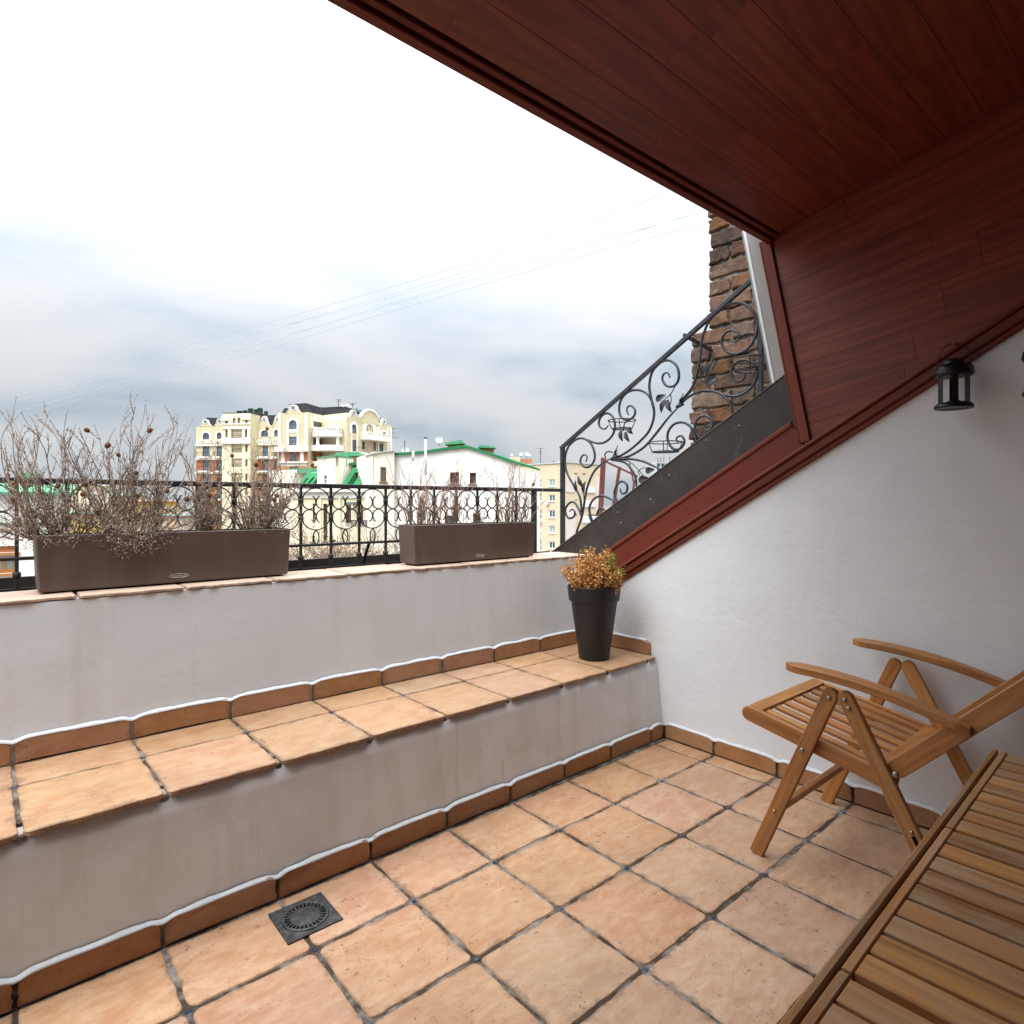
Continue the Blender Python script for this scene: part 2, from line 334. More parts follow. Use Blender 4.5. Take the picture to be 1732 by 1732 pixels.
def m_leaf(name, a, b, c, rough=0.7, trans=0.0):
    t = NT(name, rough, 0.25); g = t.node('ShaderNodeNewGeometry'); r = g.outputs['Random Per Island']
    x = t.mix(t.ramp(r, 0.0, 0.6), a, b); x = t.mix(t.math('MULTIPLY', t.ramp(t.math('FRACT', t.math('MULTIPLY', r, 17.3)), 0.5, 1.0), 0.7), x, c); t.col(x)
    return t.m
M['stem'] = m_leaf('dry_stem', (0.15, 0.105, 0.078), (0.26, 0.20, 0.16), (0.31, 0.25, 0.205))
M['dryleaf'] = m_leaf('dry_leaf', (0.25, 0.185, 0.14), (0.39, 0.32, 0.265), (0.15, 0.105, 0.078))
M['twig'] = m_leaf('twig_brown', (0.14, 0.078, 0.05), (0.25, 0.155, 0.11), (0.30, 0.21, 0.16))
M['seed'] = m_plain('seed_head', (0.17, 0.075, 0.030), 0.8, 0.2, var=0.35, scale=120, bump=0.8)
M['box_dry'] = m_leaf('golden_dry_leaf', (0.32, 0.125, 0.026), (0.52, 0.265, 0.085), (0.62, 0.40, 0.19))
M['box_green'] = m_leaf('green_leaf', (0.10, 0.13, 0.015), (0.20, 0.22, 0.03), (0.30, 0.25, 0.05))
M['lantern'] = NT('lantern_black', 0.38, 0.5, 0.4).col((0.012, 0.013, 0.016)).m
t = NT('drain_iron', 0.55, 0.4, 0.3); v = t.coords(); t.col(t.mix(t.ramp(t.noise(v, 50, 5, 0.7), 0.4, 0.7), (0.030, 0.029, 0.031), (0.10, 0.098, 0.10))); t.bump(t.noise(v, 150, 4), 0.4, 0.003); M['drain'] = t.m
M['black'] = NT('dark_void', 0.9, 0.1).col((0.004, 0.004, 0.004)).m
M['bolt'] = m_plain('steel_bolt', (0.30, 0.28, 0.25), 0.35, 0.5, 0.9)
M['brassbolt'] = m_plain('brass_bolt', (0.42, 0.36, 0.08), 0.4, 0.5, 0.8)
t = NT('old_brick', 0.9, 0.15); v = t.coords(rnd=7.0); r = t.rnd()
c = t.mix(t.ramp(t.noise(v, 9, 6, 0.7, 0.5), 0.36, 0.68), (0.075, 0.042, 0.027), (0.215, 0.105, 0.053)); c = t.hsv(c, t.lin(r, 0.488, 0.512), t.lin(t.math('FRACT', t.math('MULTIPLY', r, 3.3)), 0.6, 1.05), t.lin(t.math('FRACT', t.math('MULTIPLY', r, 6.1)), 0.5, 1.25))
c = t.mix(t.math('MULTIPLY', t.ramp(t.noise(v, 22, 6, 0.75), 0.52, 0.70), 0.6), c, (0.035, 0.025, 0.020)); c = t.mix(t.math('MULTIPLY', t.ramp(t.noise(v, 15, 4, 0.7), 0.62, 0.72), 0.35), c, (0.42, 0.38, 0.33)); t.col(c)
t.bump(t.math('ADD', t.noise(v, 22, 6, 0.7), t.math('MULTIPLY', t.noise(v, 90, 4), 0.4)), 0.9, 0.012); M['brick'] = t.m
t = NT('mortar', 0.95, 0.1); v = t.coords(); t.col(t.mix(t.ramp(t.noise(v, 14, 6, 0.7), 0.4, 0.62), (0.055, 0.045, 0.037), (0.32, 0.28, 0.235))); t.bump(t.noise(v, 60, 6, 0.7), 1.0, 0.01); M['mortar'] = t.m
M['rust'] = m_plain('red_oxide_steel', (0.115, 0.034, 0.024), 0.6, 0.3, var=0.3, scale=4)
M['cable'] = NT('cable', 0.6, 0.3).col((0.42, 0.50, 0.57)).m  # pale blue-grey puts sky haze into the cable colour
# ================================================================ THE TERRACE
PITCH = 0.335
def rough_outline(x0, x1, y0, y1, r, rng, amp=0.0022, seg=5, corners=(1, 1, 1, 1), arc=4):
    # a hand-made tile: corners rounded off, edges slightly wandering
    p = []; cs = [(x0, y0), (x1, y0), (x1, y1), (x0, y1)]; st = [pi, 1.5 * pi, 0, 0.5 * pi]
    sg = [(1, 1), (-1, 1), (-1, -1), (1, -1)]
    for i in range(4):
        c = cs[i]; rr = r * (0.8 + 0.5 * rng.random()) if corners[i] else 0.0015
        cc = (c[0] + sg[i][0] * rr, c[1] + sg[i][1] * rr)
        for k in range(arc + 1):
            a = st[i] + k / arc * pi / 2; p.append((cc[0] + rr * cos(a), cc[1] + rr * sin(a)))
        d = cs[(i + 1) % 4]; rn = r if corners[(i + 1) % 4] else 0.0015
        L = sqrt((d[0]-c[0])**2 + (d[1]-c[1])**2)
        for k in range(1, seg):
            t = (rr + (L - rr - rn) * k / seg) / L; nrm = ((d[1]-c[1]) / L, -(d[0]-c[0]) / L); j = (rng.random() - 0.6) * 2 * amp
            p.append((c[0] + (d[0]-c[0]) * t + nrm[0] * j, c[1] + (d[1]-c[1]) * t + nrm[1] * j))
    return p
rng = random.Random(7)

# ---- floor: grout bed with every tile laid in it
floor = tag(MB().box((-5.2, -3.4, -0.12), (0.18, 0.90, -0.0035)).build('terrace_floor', M['grout']), kind='structure')
XJ = [i * PITCH - 2.47 for i in range(-8, 8)] + [-0.013]       # joints running out to the bench
YJ = [-0.013] + [j * PITCH - 0.297 for j in range(0, -10, -1)]
drain_c = Vector((-2.103, -0.147, 0)); drain_s = 0.172
for i in range(len(XJ) - 1):
    for j in range(len(YJ) - 1):
        x0, x1, y0, y1 = XJ[i], XJ[i+1], YJ[j+1], YJ[j]
        g = 0.0056; cx, cy = (x0 + x1) / 2, (y0 + y1) / 2; w, h = x1 - x0 - 2 * g, y1 - y0 - 2 * g
        if i == len(XJ) - 2: w += g * 0.8; cx += g * 0.4
        if j == 0: h += g * 0.8; cy += g * 0.4
        cr_ = (1, 1, 0 if j == 0 else 1, 0 if j == 0 else 1)
        o = rough_outline(-w/2, w/2, -h/2, h/2, min(0.020, w * 0.3), rng, 0.0028, 7, cr_)
        me = plate_mesh('tile', o, 0.012, 0.0028, M['floor_tile'], back=False)
        tl = bpy.data.objects.new('tile', me)
        tl.location = (cx + rng.uniform(-.0012, .0012), cy + rng.uniform(-.0012, .0012), -0.006 + rng.uniform(-0.0012, 0.0006))
        tl.rotation_euler = (rng.uniform(-.0025, .0025), rng.uniform(-.0025, .0025), rng.uniform(-.004, .004)); link(tl, floor)
ins_me = plate_mesh('inset_tile', rect(0.015, 0.015), 0.01, 0.0012, M['inset'], back=False)
for x in XJ[1:-1]:
    for y in YJ[1:-1]:
        o = bpy.data.objects.new('inset_tile', ins_me); o.location = (x, y, -0.0065); o.rotation_euler = (0, 0, rng.uniform(-.25, .25)); link(o, floor)

# ---- floor drain
dr = thing('floor_drain', drain_c, 'square black cast iron floor drain with round slotted grate beside the bench', 'drain')
s = drain_s / 2
ring_n = 40; mb = MB()
for k in range(ring_n):        # square plate with a round hole
    a0, a1 = 2*pi*k/ring_n, 2*pi*(k+1)/ring_n
    def sq(a): c, q = cos(a), sin(a); m = max(abs(c), abs(q)); return (c / m * s, q / m * s)
    r = 0.072; z = 0.0045
    q0, q1 = sq(a0), sq(a1)
    mb.add([drain_c + Vector((r*cos(a0), r*sin(a0), z)), drain_c + Vector((r*cos(a1), r*sin(a1), z)), drain_c + Vector((q1[0], q1[1], z)), drain_c + Vector((q0[0], q0[1], z)),
            drain_c + Vector((q0[0], q0[1], -0.004)), drain_c + Vector((q1[0], q1[1], -0.004)), drain_c + Vector((r*cos(a0), r*sin(a0), -0.01)), drain_c + Vector((r*cos(a1), r*sin(a1), -0.01))],
           [(0, 3, 2, 1), (3, 4, 5, 2), (0, 1, 7, 6)])
mb.build('plate', M['drain'], dr)
MB().lathe([(0.0, 0.0012), (0.0715, 0.0012)], drain_c, 40).build('pit', M['black'], dr)
MB().lathe([(0.071, 0.001), (0.071, 0.0065), (0.069, 0.0085), (0.0635, 0.0085), (0.0615, 0.0065), (0.0615, 0.001)], drain_c, 48).build('rim', M['drain'], dr, True)
gr = MB().lathe([(0.046, 0.001), (0.046, 0.0062), (0.044, 0.0075), (0.0, 0.0085)], drain_c, 40).build('cover', M['drain'], dr, True)
for k in range(28):
    a = 2 * pi * k / 28; ex = Vector((cos(a), sin(a), 0)); ey = Vector((-sin(a), cos(a), 0))
    MB().obox(drain_c, ex, ey, UP, (0.045, -0.0026, 0.0015), (0.063, 0.0026, 0.0068)).build('rib', M['drain'], gr)

# ---- plaster bench under the parapet
BX0 = -5.2
def bfy(x, z): # the bench face leans back a little and runs slightly out of square
    k = (x + 2.8) / 2.8
    return (0.0 + 0.022 * k) + z / 0.43 * (0.028 + 0.022 * k)
bench = thing('masonry_bench', (-2.6, 0.3, 0), 'low white plastered bench topped with terracotta tiles below the parapet', 'bench')
mb = MB(); N = 60; ZS = [-0.05, 0.05, 0.12, 0.2, 0.28, 0.36, 0.421]
vs = []; fs = []
for i in range(N + 1):
    x = BX0 + (0.0 - BX0) * i / N
    for z in ZS:
        dz = 0.0022 * noise.noise(Vector((x * 3.1, z * 6, 1.7))) + 0.001 * noise.noise(Vector((x * 11, z * 13, 4.1)))
        vs.append((x, bfy(x, z) + dz, z))
m = len(ZS)
for i in range(N):
    for k in range(m - 1): fs.append((i*m+k, (i+1)*m+k, (i+1)*m+k+1, i*m+k+1))
b0 = len(vs)
for i in range(N + 1): vs.append((BX0 + (0.0 - BX0) * i / N, 0.62, 0.421))
for i in range(N): fs.append((i*m+m-1, (i+1)*m+m-1, b0+i+1, b0+i))
mb.add(vs, fs).build('plaster_face', M['plaster_bench'], bench, True)
MB().box((BX0, 0.10, 0.4205), (0.0, 0.5845, 0.4315)).build('tile_bed', M['grout'], bench)
BJ = [-2.797 + 0.3385 * i for i in range(-7, 9)] + [-0.012]
for i in range(len(BJ) - 1):
    x0, x1 = BJ[i], BJ[i+1]; g = 0.0045; w = x1 - x0 - 2 * g; xm = (x0 + x1) / 2
    if i == len(BJ) - 2: w += g; xm += g / 2
    yf = bfy(xm, 0.43) - 0.010; yd = 0.365 + 0.035 * (xm + 2.8) / 2.8
    for (y0, y1, cs_) in ((yf, yd - g * 0.7, (1, 1, 1, 1)), (yd + g * 0.7, 0.572, (1, 1, 0, 0))):
        h = y1 - y0
        o = rough_outline(-w/2, w/2, -h/2, h/2, min(0.019, w * 0.3), rng, 0.0032, 8, cs_)
        tl = bpy.data.objects.new('tile', plate_mesh('tile', o, 0.015, 0.0026, M['bench_tile'])); tl.location = (xm, (y0 + y1) / 2, 0.4292 + rng.uniform(-.001, .001))
        tl.rotation_euler = (rng.uniform(-.004, .004), rng.uniform(-.003, .003), 0.0165 * (1 if y0 == yf else 0.6) + rng.uniform(-.004, .004)); link(tl, bench)
    if i: o = bpy.data.objects.new('inset_tile', ins_me); o.location = (x0, yd, 0.4285); o.rotation_euler = (0, 0, rng.uniform(-.2, .2)); link(o, bench)
    # mortar pats squeezed out between the front tiles
    if i:
        c = Vector((x0, bfy(x0, 0.43) + 0.002, 0.421)); q = MB().lathe([(0.0, 0.009), (0.009, 0.008), (0.014, 0.002), (0.016, -0.006), (0.011, -0.012), (0, -0.014)], c, 9)
        q.v = [(c.x + (v[0]-c.x) * (1 + 0.35 * noise.noise(Vector(v) * 90)), c.y + (v[1]-c.y) * 0.32, v[2] + 0.003 * noise.noise(Vector(v) * 140)) for v in q.v]
        q.build('mortar_pat', M['grout'], bench, True)

def skirting(parent, joints, place, hgt, mat_, zlo=0.0, last_flat=False):
    # joints along the run; place(s) -> (origin on the wall, run direction, outward normal)
    for i in range(len(joints) - 1):
        s0, s1 = joints[i], joints[i+1]; w = abs(s1 - s0) - 0.011; o, ex, nrm = place((s0 + s1) / 2)
        if w < 0.01: continue
        ol = rough_outline(-w/2, w/2, 0, hgt * rng.uniform(0.985, 1.01), min(0.024, w * 0.35), rng, 0.0025, 6, (0, 0, 1, 1))
        mt = frame(o + nrm * 0.0055 + UP * (zlo + 0.002), ex, UP)
        me = plate_mesh('skirting_tile', ol, 0.011, 0.0022, mat_); tl = bpy.data.objects.new('skirting_tile', me); tl.matrix_basis = mt @ Matrix.Rotation(rng.uniform(-.006, .006), 4, 'Z'); link(tl, parent)
def bead(parent, joints, place, hgt, zlo, name='plaster_bead'):
    # the line of fresh white plaster smeared over the top edge of the skirting
    pts = []; s0, s1 = joints[0], joints[-1]; n = int(abs(s1 - s0) / 0.012)
    for i in range(n + 1):
        s_ = s0 + (s1 - s0) * i / n; o, ex, nrm = place(s_)
        dmin = min(abs(s_ - j) for j in joints); dip = 0.011 * math.exp(-(dmin / 0.022) ** 2)
        pts.append((o, nrm, zlo + hgt - dip + 0.0025 * noise.noise(Vector((s_ * 9, zlo, 2.0)))))
    mb = MB(); vs = []; fs = []
    prof = [(-0.0035, 0.0120), (0.0005, 0.0126), (0.0035, 0.0085), (0.0060, 0.0040), (0.0085, 0.0000)]
    for i, (o, nrm, z) in enumerate(pts):
        j_ = 0.9 + 0.7 * noise.noise(Vector((i * 0.17, zlo * 9, 5.0))) + 0.3 * noise.noise(Vector((i * 0.9, zlo * 7, 3.0)))
        for k_, (dz, dn) in enumerate(prof): vs.append(o + nrm * (max(0.0119, dn * (0.93 + 0.08 * j_)) if k_ < 2 else dn) + UP * (z + 0.0015 + (dz * j_ if k_ > 1 else dz)))
    m = len(prof)
    for i in range(len(pts) - 1):
        for k in range(m - 1): fs.append((i*m+k, (i+1)*m+k, (i+1)*m+k+1, i*m+k+1))
    mb.add(vs, fs).build(name, M['bead'], parent, True)
pl_b = lambda s_: (Vector((s_, bfy(s_, 0.03), 0)), Vector((1, 0, 0)), Vector((0, -1, 0)))
JB = [x - 0.002 for x in XJ[:-1]] + [-0.012]
skirting(bench, JB, pl_b, 0.080, M['skirt_tile'])
bead(bench, JB, pl_b, 0.080, 0.0)
q = MB().box((0, 0, 0), (1, 1, 1))
q.v = [((BX0 if v[0] == 0 else -0.004), bfy(BX0 if v[0] == 0 else -0.004, 0.03) - 0.004 + 0.03 * v[1], 0.072 * v[2]) for i, v in enumerate(q.v)]
q.build('grout_bed', M['grout'], bench)

# ---- parapet wall behind the bench, with tile coping
par = thing('parapet_wall', (-2.6, 0.74, 0), 'white plastered parapet wall with tile coping under the brown planters', 'wall')
PY = 0.585; PZ = 0.962
vs = []; fs = []; N = 90; ZS = [0.425 + (PZ - 0.425) * k / 10 for k in range(11)]; m = 11
for i in range(N + 1):
    x = BX0 + (0.02 - BX0) * i / N
    for z in ZS:
        d_ = 0.0028 * noise.noise(Vector((x * 2.3, z * 4, 7.7))) + 0.0012 * noise.noise(Vector((x * 9, z * 11, 2.1)))
        vs.append((x, PY + d_, z))
for i in range(N):
    for k in range(m - 1): fs.append((i*m+k, (i+1)*m+k, (i+1)*m+k+1, i*m+k+1))
MB().add(vs, fs).build('plaster_face', M['plaster'], par, True)
MB().box((BX0, PY + 0.004, -0.06), (0.02, 0.862, PZ)).build('wall_core', M['plaster'], par)
PJ = [-2.62 + 0.3385 * i for i in range(-7, 9)] + [0.0]
for i in range(len(PJ) - 1):
    w = PJ[i+1] - PJ[i] - 0.007
    if w < 0.02: continue
    o = rough_outline(-w/2, w/2, -0.143, 0.143, 0.012, rng, 0.0050, 11, (1, 1, 1, 1))
    tl = bpy.data.objects.new('coping_tile', plate_mesh('coping_tile', o, 0.011, 0.0022, M['coping'])); tl.location = ((PJ[i] + PJ[i+1]) / 2, PY + 0.137, PZ + 0.0075 + rng.uniform(-.0015, .001))
    tl.rotation_euler = (rng.uniform(-.006, .006), rng.uniform(-.004, .004), rng.uniform(-.006, .006)); link(tl, par)
pl_p = lambda s_: (Vector((s_, PY - 0.002, 0)), Vector((1, 0, 0)), Vector((0, -1, 0)))
skirting(par, BJ, pl_p, 0.080, M['skirt_tile'], 0.436)
bead(par, BJ, pl_p, 0.080, 0.437)
# ---- side wall: plaster below the slope of the roof
side = thing('side_wall', (0.1, -1.4, 0), 'white plastered side wall below the sloping red trim, behind the folding chair', 'wall')
SL = tan(radians(30.66))
def roofz(y): return 1.018 - SL * y         # underside of the slanting trim on the side wall
vs = []; fs = []; NY = 60; NZ = 26; y0_, y1_ = -3.4, 0.72
for i in range(NY + 1):
    y = y0_ + (y1_ - y0_) * i / NY; zt = roofz(y) + 0.04
    for k in range(NZ + 1):
        z = zt * k / NZ; vs.append((0.0028 * noise.noise(Vector((y * 1.9, z * 2.1, 3.3))) + 0.0012 * noise.noise(Vector((y * 8, z * 8, 9.1))), y, z))
for i in range(NY):
    for k in range(NZ): a = i*(NZ+1)+k; fs.append((a, a+1, a+NZ+2, a+NZ+1))
MB().add(vs, fs).build('plaster_face', M['plaster_side'], side, True)
core = [(y0_, -0.06), (y1_, -0.06), (y1_, roofz(y1_) + 0.03), (y0_, roofz(y0_) + 0.03)]
MB().prism(core, Vector((0, 0, 0)), Vector((0, 1, 0)), UP, Vector((1, 0, 0)), 0.006, 0.16).build('wall_core', M['plaster_side'], side)
pl_s = lambda s_: (Vector((0.0, s_, 0)), Vector((0, -1, 0)), Vector((-1, 0, 0)))
JS = [0.012] + [y + 0.005 for y in YJ[1:]]
skirting(side, JS, pl_s, 0.080, M['skirt_tile'])
bead(side, JS, pl_s, 0.080, 0.0)
MB().box((-0.004, -3.38, 0), (0.004, 0.02, 0.070)).build('grout_bed', M['grout'], side)
# tile upstand on the bench along the side wall
w = 0.462; ol = rough_outline(-w/2, w/2, 0, 0.079, 0.03, rng, 0.0012, 6, (0, 0, 1, 0))
tl = bpy.data.objects.new('skirting_tile', plate_mesh('skirting_tile', ol, 0.011, 0.002, M['skirt_tile'])); tl.matrix_basis = frame(Vector((-0.0055, 0.339, 0.438)), (0, -1, 0), UP); link(tl, side)
pl_s2 = lambda s_: (Vector((0.0, s_, 0)), Vector((0, -1, 0)), Vector((-1, 0, 0)))
bead(side, [0.57, 0.118], pl_s2, 0.0755, 0.4375)

# ---- unseen house wall behind, and a wall added at left to block low light
lw = [(-3.4, -0.1), (0.72, -0.1), (0.72, roofz(0.72) + 0.25), (-0.70, roofz(-0.70) + 0.25), (-0.60, 2.62), (-3.4, 3.25)]
tag(MB().prism(lw, Vector((0, 0, 0)), Vector((0, 1, 0)), UP, Vector((1, 0, 0)), -4.55, -4.40).build('left_light_blocker', M['plaster_side']), kind='structure')
tag(MB().box((-5.2, -3.55, -0.12), (0.16, -3.4, 3.3)).build('house_wall', M['redwood']), kind='structure')  # added to close off rear light; boards kept dark so the ceiling stays dim

# ================================================================ ROOF OVERHANG
roof = thing('roof_overhang', (-1.5, -1.8, 2.6), 'dark red timber-lined dormer roof overhanging the terrace with slanting side cheek', 'roof')
CT = tan(radians(13.0)); CY0 = -0.60; CZ0 = 2.562
def ceilz(y): return CZ0 + CT * (CY0 - y)
CD = Vector((0, -cos(radians(13)), sin(radians(13)))); CN = Vector((0, -sin(radians(13)), -cos(radians(13))))
CXL = -4.4
lining = MB().prism([(-0.59, ceilz(-0.59) + 0.012), (-3.42, ceilz(-3.42) + 0.012), (-3.42, ceilz(-3.42) + 0.20), (-0.52, ceilz(-0.59) + 0.17)], Vector((0, 0, 0)), Vector((0, 1, 0)), UP, Vector((1, 0, 0)), CXL, 0.10).build('ceiling', M['redwood'], roof)
prng = random.Random(21)
wpl = 0.1345; row = 0; s_ = 0.045
first = [-0.642]
while s_ < 2.75:
    x = CXL
    cuts = []
    x += prng.uniform(0.3, 1.2)
    while x < -0.25: cuts.append(x); x += prng.uniform(0.55, 1.25)
    if row == 1: cuts = [c for c in cuts if not -1.25 < c < -0.35] + [-0.79]
    if row == 2: cuts = [c for c in cuts if not -1.8 < c < -0.8] + [-1.30]
    ed = [CXL] + sorted(cuts) + [-0.022]
    for a, b in zip(ed, ed[1:]):
        if b - a < 0.03: continue
        c = Vector(((a + b) / 2, CY0, CZ0)) + CD * (s_ + wpl / 2) - CN * (0.004 - prng.uniform(0, 0.0008))
        plate('plank', rect(b - a - 0.0004, wpl - 0.0010), 0.014, frame(c, (1, 0, 0), CD), M['redwood'], lining, 0.0007)
    s_ += wpl; row += 1
# outer edge mouldings of the ceiling
for (sy, dz, w, h, bb) in ((-0.006, -0.006, 0.030, 0.036, 0.003), (0.024, 0.000, 0.022, 0.020, 0.003)):
    c0 = Vector((CXL, CY0, CZ0)) + CD * sy - CN * dz; c1 = Vector((-0.004, CY0, CZ0)) + CD * sy - CN * dz
    beam('edge_moulding', c0, c1, w, h, CD, M['redtrim'], roof, bb)
beam('drip_edge', Vector((CXL, -0.555, CZ0 + 0.058)), Vector((0.10, -0.555, CZ0 + 0.058)), 0.012, 0.014, (0, 1, 0), M['whitestrip'], roof, 0.002)
# roof deck above, seen by the sky only
MB().prism([(-0.50, CZ0 + 0.18), (-3.6, ceilz(-3.42) + 0.35), (-3.6, ceilz(-3.42) + 0.40), (-0.50, CZ0 + 0.23)], Vector((0, 0, 0)), Vector((0, 1, 0)), UP, Vector((1, 0, 0)), CXL - 0.1, 0.35).build('roof_deck', M['flash'], roof)
# side cheek: red boards on the inner face
FE0 = Vector((0, -0.785, 1.568)); FE1 = Vector((0, -0.592, 2.565))     # its leaning outer edge
cheek = MB().prism([(-0.79, roofz(-0.79) + 0.02), (-0.588, 2.60), (-0.60, 2.70), (-3.42, ceilz(-3.42) + 0.1), (-3.42, roofz(-3.42) + 0.0)], Vector((0, 0, 0)), Vector((0, 1, 0)), UP, Vector((1, 0, 0)), 0.004, 0.055).build('side_cheek', M['redwood'], roof)
PA = radians(9.6); PD = Vector((0, -cos(PA), sin(PA))); PN = Vector((0, sin(PA), cos(PA)))
def clip(poly, n, d):      # keep the side n.p <= d
    out = []
    for i in range(len(poly)):
        p, q = Vector(poly[i]), Vector(poly[(i+1) % len(poly)]); a, b = n.dot(p) - d, n.dot(q) - d
        if a <= 0: out.append(tuple(p))
        if (a < 0 < b) or (b < 0 < a): out.append(tuple(p + (q - p) * (a / (a - b))))
    return out
def cheek_board(u0, u1, v0, v1):
    # board in cheek coordinates: u along the boards, v up; clipped to the panel outline in y,z
    O = Vector((0, -0.672, 2.486))
    poly = [tuple(((O + PD * u + PN * v).y, (O + PD * u + PN * v).z)) for u, v in ((u0, v0), (u1, v0), (u1, v1), (u0, v1))]
    e = Vector((FE1.y - FE0.y, FE1.z - FE0.z)); n = Vector((e.y, -e.x)).normalized(); n = n if n.x > 0 else -n
    poly = clip(poly, n, n.dot(Vector((FE0.y, FE0.z))))
    cn = Vector((CT, 1)).normalized(); poly = clip(poly, cn, cn.dot(Vector((CY0, CZ0 + 0.004)))) if poly else poly
    tn = -Vector((SL, 1)).normalized(); poly = clip(poly, tn, tn.dot(Vector((0, roofz(0) + 0.072)))) if len(poly) > 2 else poly
    if len(poly) < 3: return
    # back to local board axes
    pts = [((Vector((0, p[0], p[1])) - O).dot(PD), (Vector((0, p[0], p[1])) - O).dot(PN)) for p in poly]
    cu = sum(p[0] for p in pts) / len(pts); cv = sum(p[1] for p in pts) / len(pts); pts = [(p[0] - cu, p[1] - cv) for p in pts]
    if abs(area2(pts)) < 0.0004: return
    c = O + PD * cu + PN * cv; c.x = -0.003 - prng.uniform(0, 0.0012)
    plate('plank', inset(pts if area2(pts) > 0 else pts[::-1], 0.0003), 0.013, frame(c, PD, PN), M['redwood'], cheek, 0.0006)
hpl = 0.1385
for r_ in range(-9, 4):
    v0 = r_ * hpl; cuts = []; u = prng.uniform(0.1, 0.8)
    while u < 2.9: cuts.append(u); u += prng.uniform(0.6, 1.2)
    if r_ == 0: cuts = [0.277] + [c for c in cuts if c > 0.8]
    if r_ == -2: cuts = [0.55] + [c for c in cuts if c > 1.1]
    if r_ == -1: cuts = [c for c in cuts if c > 0.95]
    ed = [-0.3] + cuts + [3.0]
    for a, b in zip(ed, ed[1:]): cheek_board(a, b, v0, v0 + hpl)
# leaning jamb on the cheek's outer edge
fdir = (FE1 - FE0).normalized(); fn = Vector((0, fdir.z, -fdir.y)); fn = fn if fn.y > 0 else -fn
def jamb(name, off, w, x, t, mat_, lo=-0.02, hi=0.02, b=0.003): beam(name, Vector((x, 0, 0)) + FE0 + fn * off + fdir * lo, Vector((x, 0, 0)) + FE1 + fn * off + fdir * hi, w, t, fn, mat_, roof, b)
jamb('jamb', 0.018, 0.046, -0.010, 0.034, M['redtrim'], 0.012, -0.002)
jamb('jamb_bead', 0.046, 0.011, -0.010, 0.030, M['redtrim'], 0.02, 0.0)
jamb('fascia_board', 0.0765, 0.077, 0.020, 0.016, M['greyboard'], 0.02, 0.12, 0.002)
jamb('edge_strip', 0.1235, 0.016, 0.024, 0.030, M['whitestrip'], 0.02, 0.12, 0.003)
jamb('edge_seal', 0.1370, 0.010, 0.028, 0.026, M['stripgreen'], 0.02, 0.12, 0.002)
# slanting trim boards following the roof line on the side wall
RD = Vector((0, -cos(atan2(SL, 1)), sin(atan2(SL, 1)))); RN = Vector((0, RD.z, -RD.y))
def slant(name, v0, v1, x, t, mat_, y_lo, y_hi, b=0.003):
    # v measured square to the slope from the trim's lower edge
    def P(y, v): o = Vector((0, y, roofz(y))); return o + RN * v
    a = P(y_lo, (v0 + v1) / 2); c = P(y_hi, (v0 + v1) / 2); a.x = c.x = x
    return beam(name, a, c, v1 - v0, t, RN, mat_, roof, b)
slant('trim_moulding', 0.000, 0.022, -0.008, 0.016, M['redtrim'], 0.60, -3.40, 0.004)
slant('trim_moulding', 0.022, 0.062, -0.014, 0.028, M['redtrim'], 0.60, -3.40, 0.006)
slant('trim_moulding', 0.062, 0.078, -0.019, 0.038, M['redtrim'], 0.60, -3.40, 0.005)
slant('trim_board', 0.078, 0.190, -0.007, 0.014, M['redtrim'], 0.60, -0.80, 0.002)
slant('trim_moulding', 0.190, 0.214, -0.0115, 0.020, M['redtrim'], 0.62, -0.80, 0.005)
# metal upstand above the trim
fl = [(0.932, 0.956), (0.35, 0.93), (0.35, 1.05), (-0.80, 1.05 + SL * 1.15), (-0.80, 1.508 + SL * 0.804), (0.70, 1.094), (0.932, 0.958)]
fl = [(0.935, 0.957), (0.45, 0.957), (-0.86, 0.957 + SL * 1.31), (-0.86, 1.510 + SL * 0.86)]
fs_ = MB().prism(fl, Vector((0, 0, 0)), Vector((0, 1, 0)), UP, Vector((1, 0, 0)), 0.0, 0.006).build('flashing', M['flash'], roof)
beam('flashing_fold', Vector((0.012, 0.935, 0.957)), Vector((0.012, -0.86, 1.510 + SL * 0.86)), 0.010, 0.030, RN, M['flash'], roof, 0.003)
for q in [(1075.6, 825.2), (1132, 804), (1195, 745), (1045, 867), (1050, 884), (1250, 720), (1100, 845), (990, 925)]:
    c = on_x(q[0], q[1], 0.0); MB().lathe([(0.0045, -0.001), (0.004, 0.002), (0.0, 0.003)], c, 8, Vector((-1, 0, 0)), Vector((0, 1, 0))).build('nail', M['bolt'], roof, True)
# ================================================================ WROUGHT IRON
RY = 0.92
rail = thing('parapet_railing', (-1.5, RY, 0.96), 'black wrought iron railing with ring scrolls along the parapet behind the planters', 'railing')
beam('top_rail', (-5.2, RY, 1.3830), (0.10, RY, 1.3830), 0.030, 0.022, (0, 1, 0), M['blackiron'], rail, 0.003)
beam('bottom_rail', (-5.2, RY, 1.0905), (-0.16, RY, 1.0905), 0.014, 0.012, (0, 1, 0), M['blackiron'], rail, 0.002)
beam('lower_rail', (-5.2, RY + 0.10, 1.083), (-0.16, RY + 0.10, 1.083), 0.014, 0.014, (0, 1, 0), M['blackiron'], rail, 0.002)
PX = [-1.698 + 0.1543 * k for k in range(-22, 11)]
post_me = plate_mesh('baluster', rect(0.42, 0.0125), 0.0125, 0.002, M['blackiron'])
col_me = MB().lathe([(0.0085, -0.011), (0.0125, -0.009), (0.0130, 0.0), (0.0125, 0.009), (0.0085, 0.011)], (0, 0, 0), 12).build('collar', M['blackiron'], None, True)
col_mesh = col_me.data; bpy.data.objects.remove(col_me)
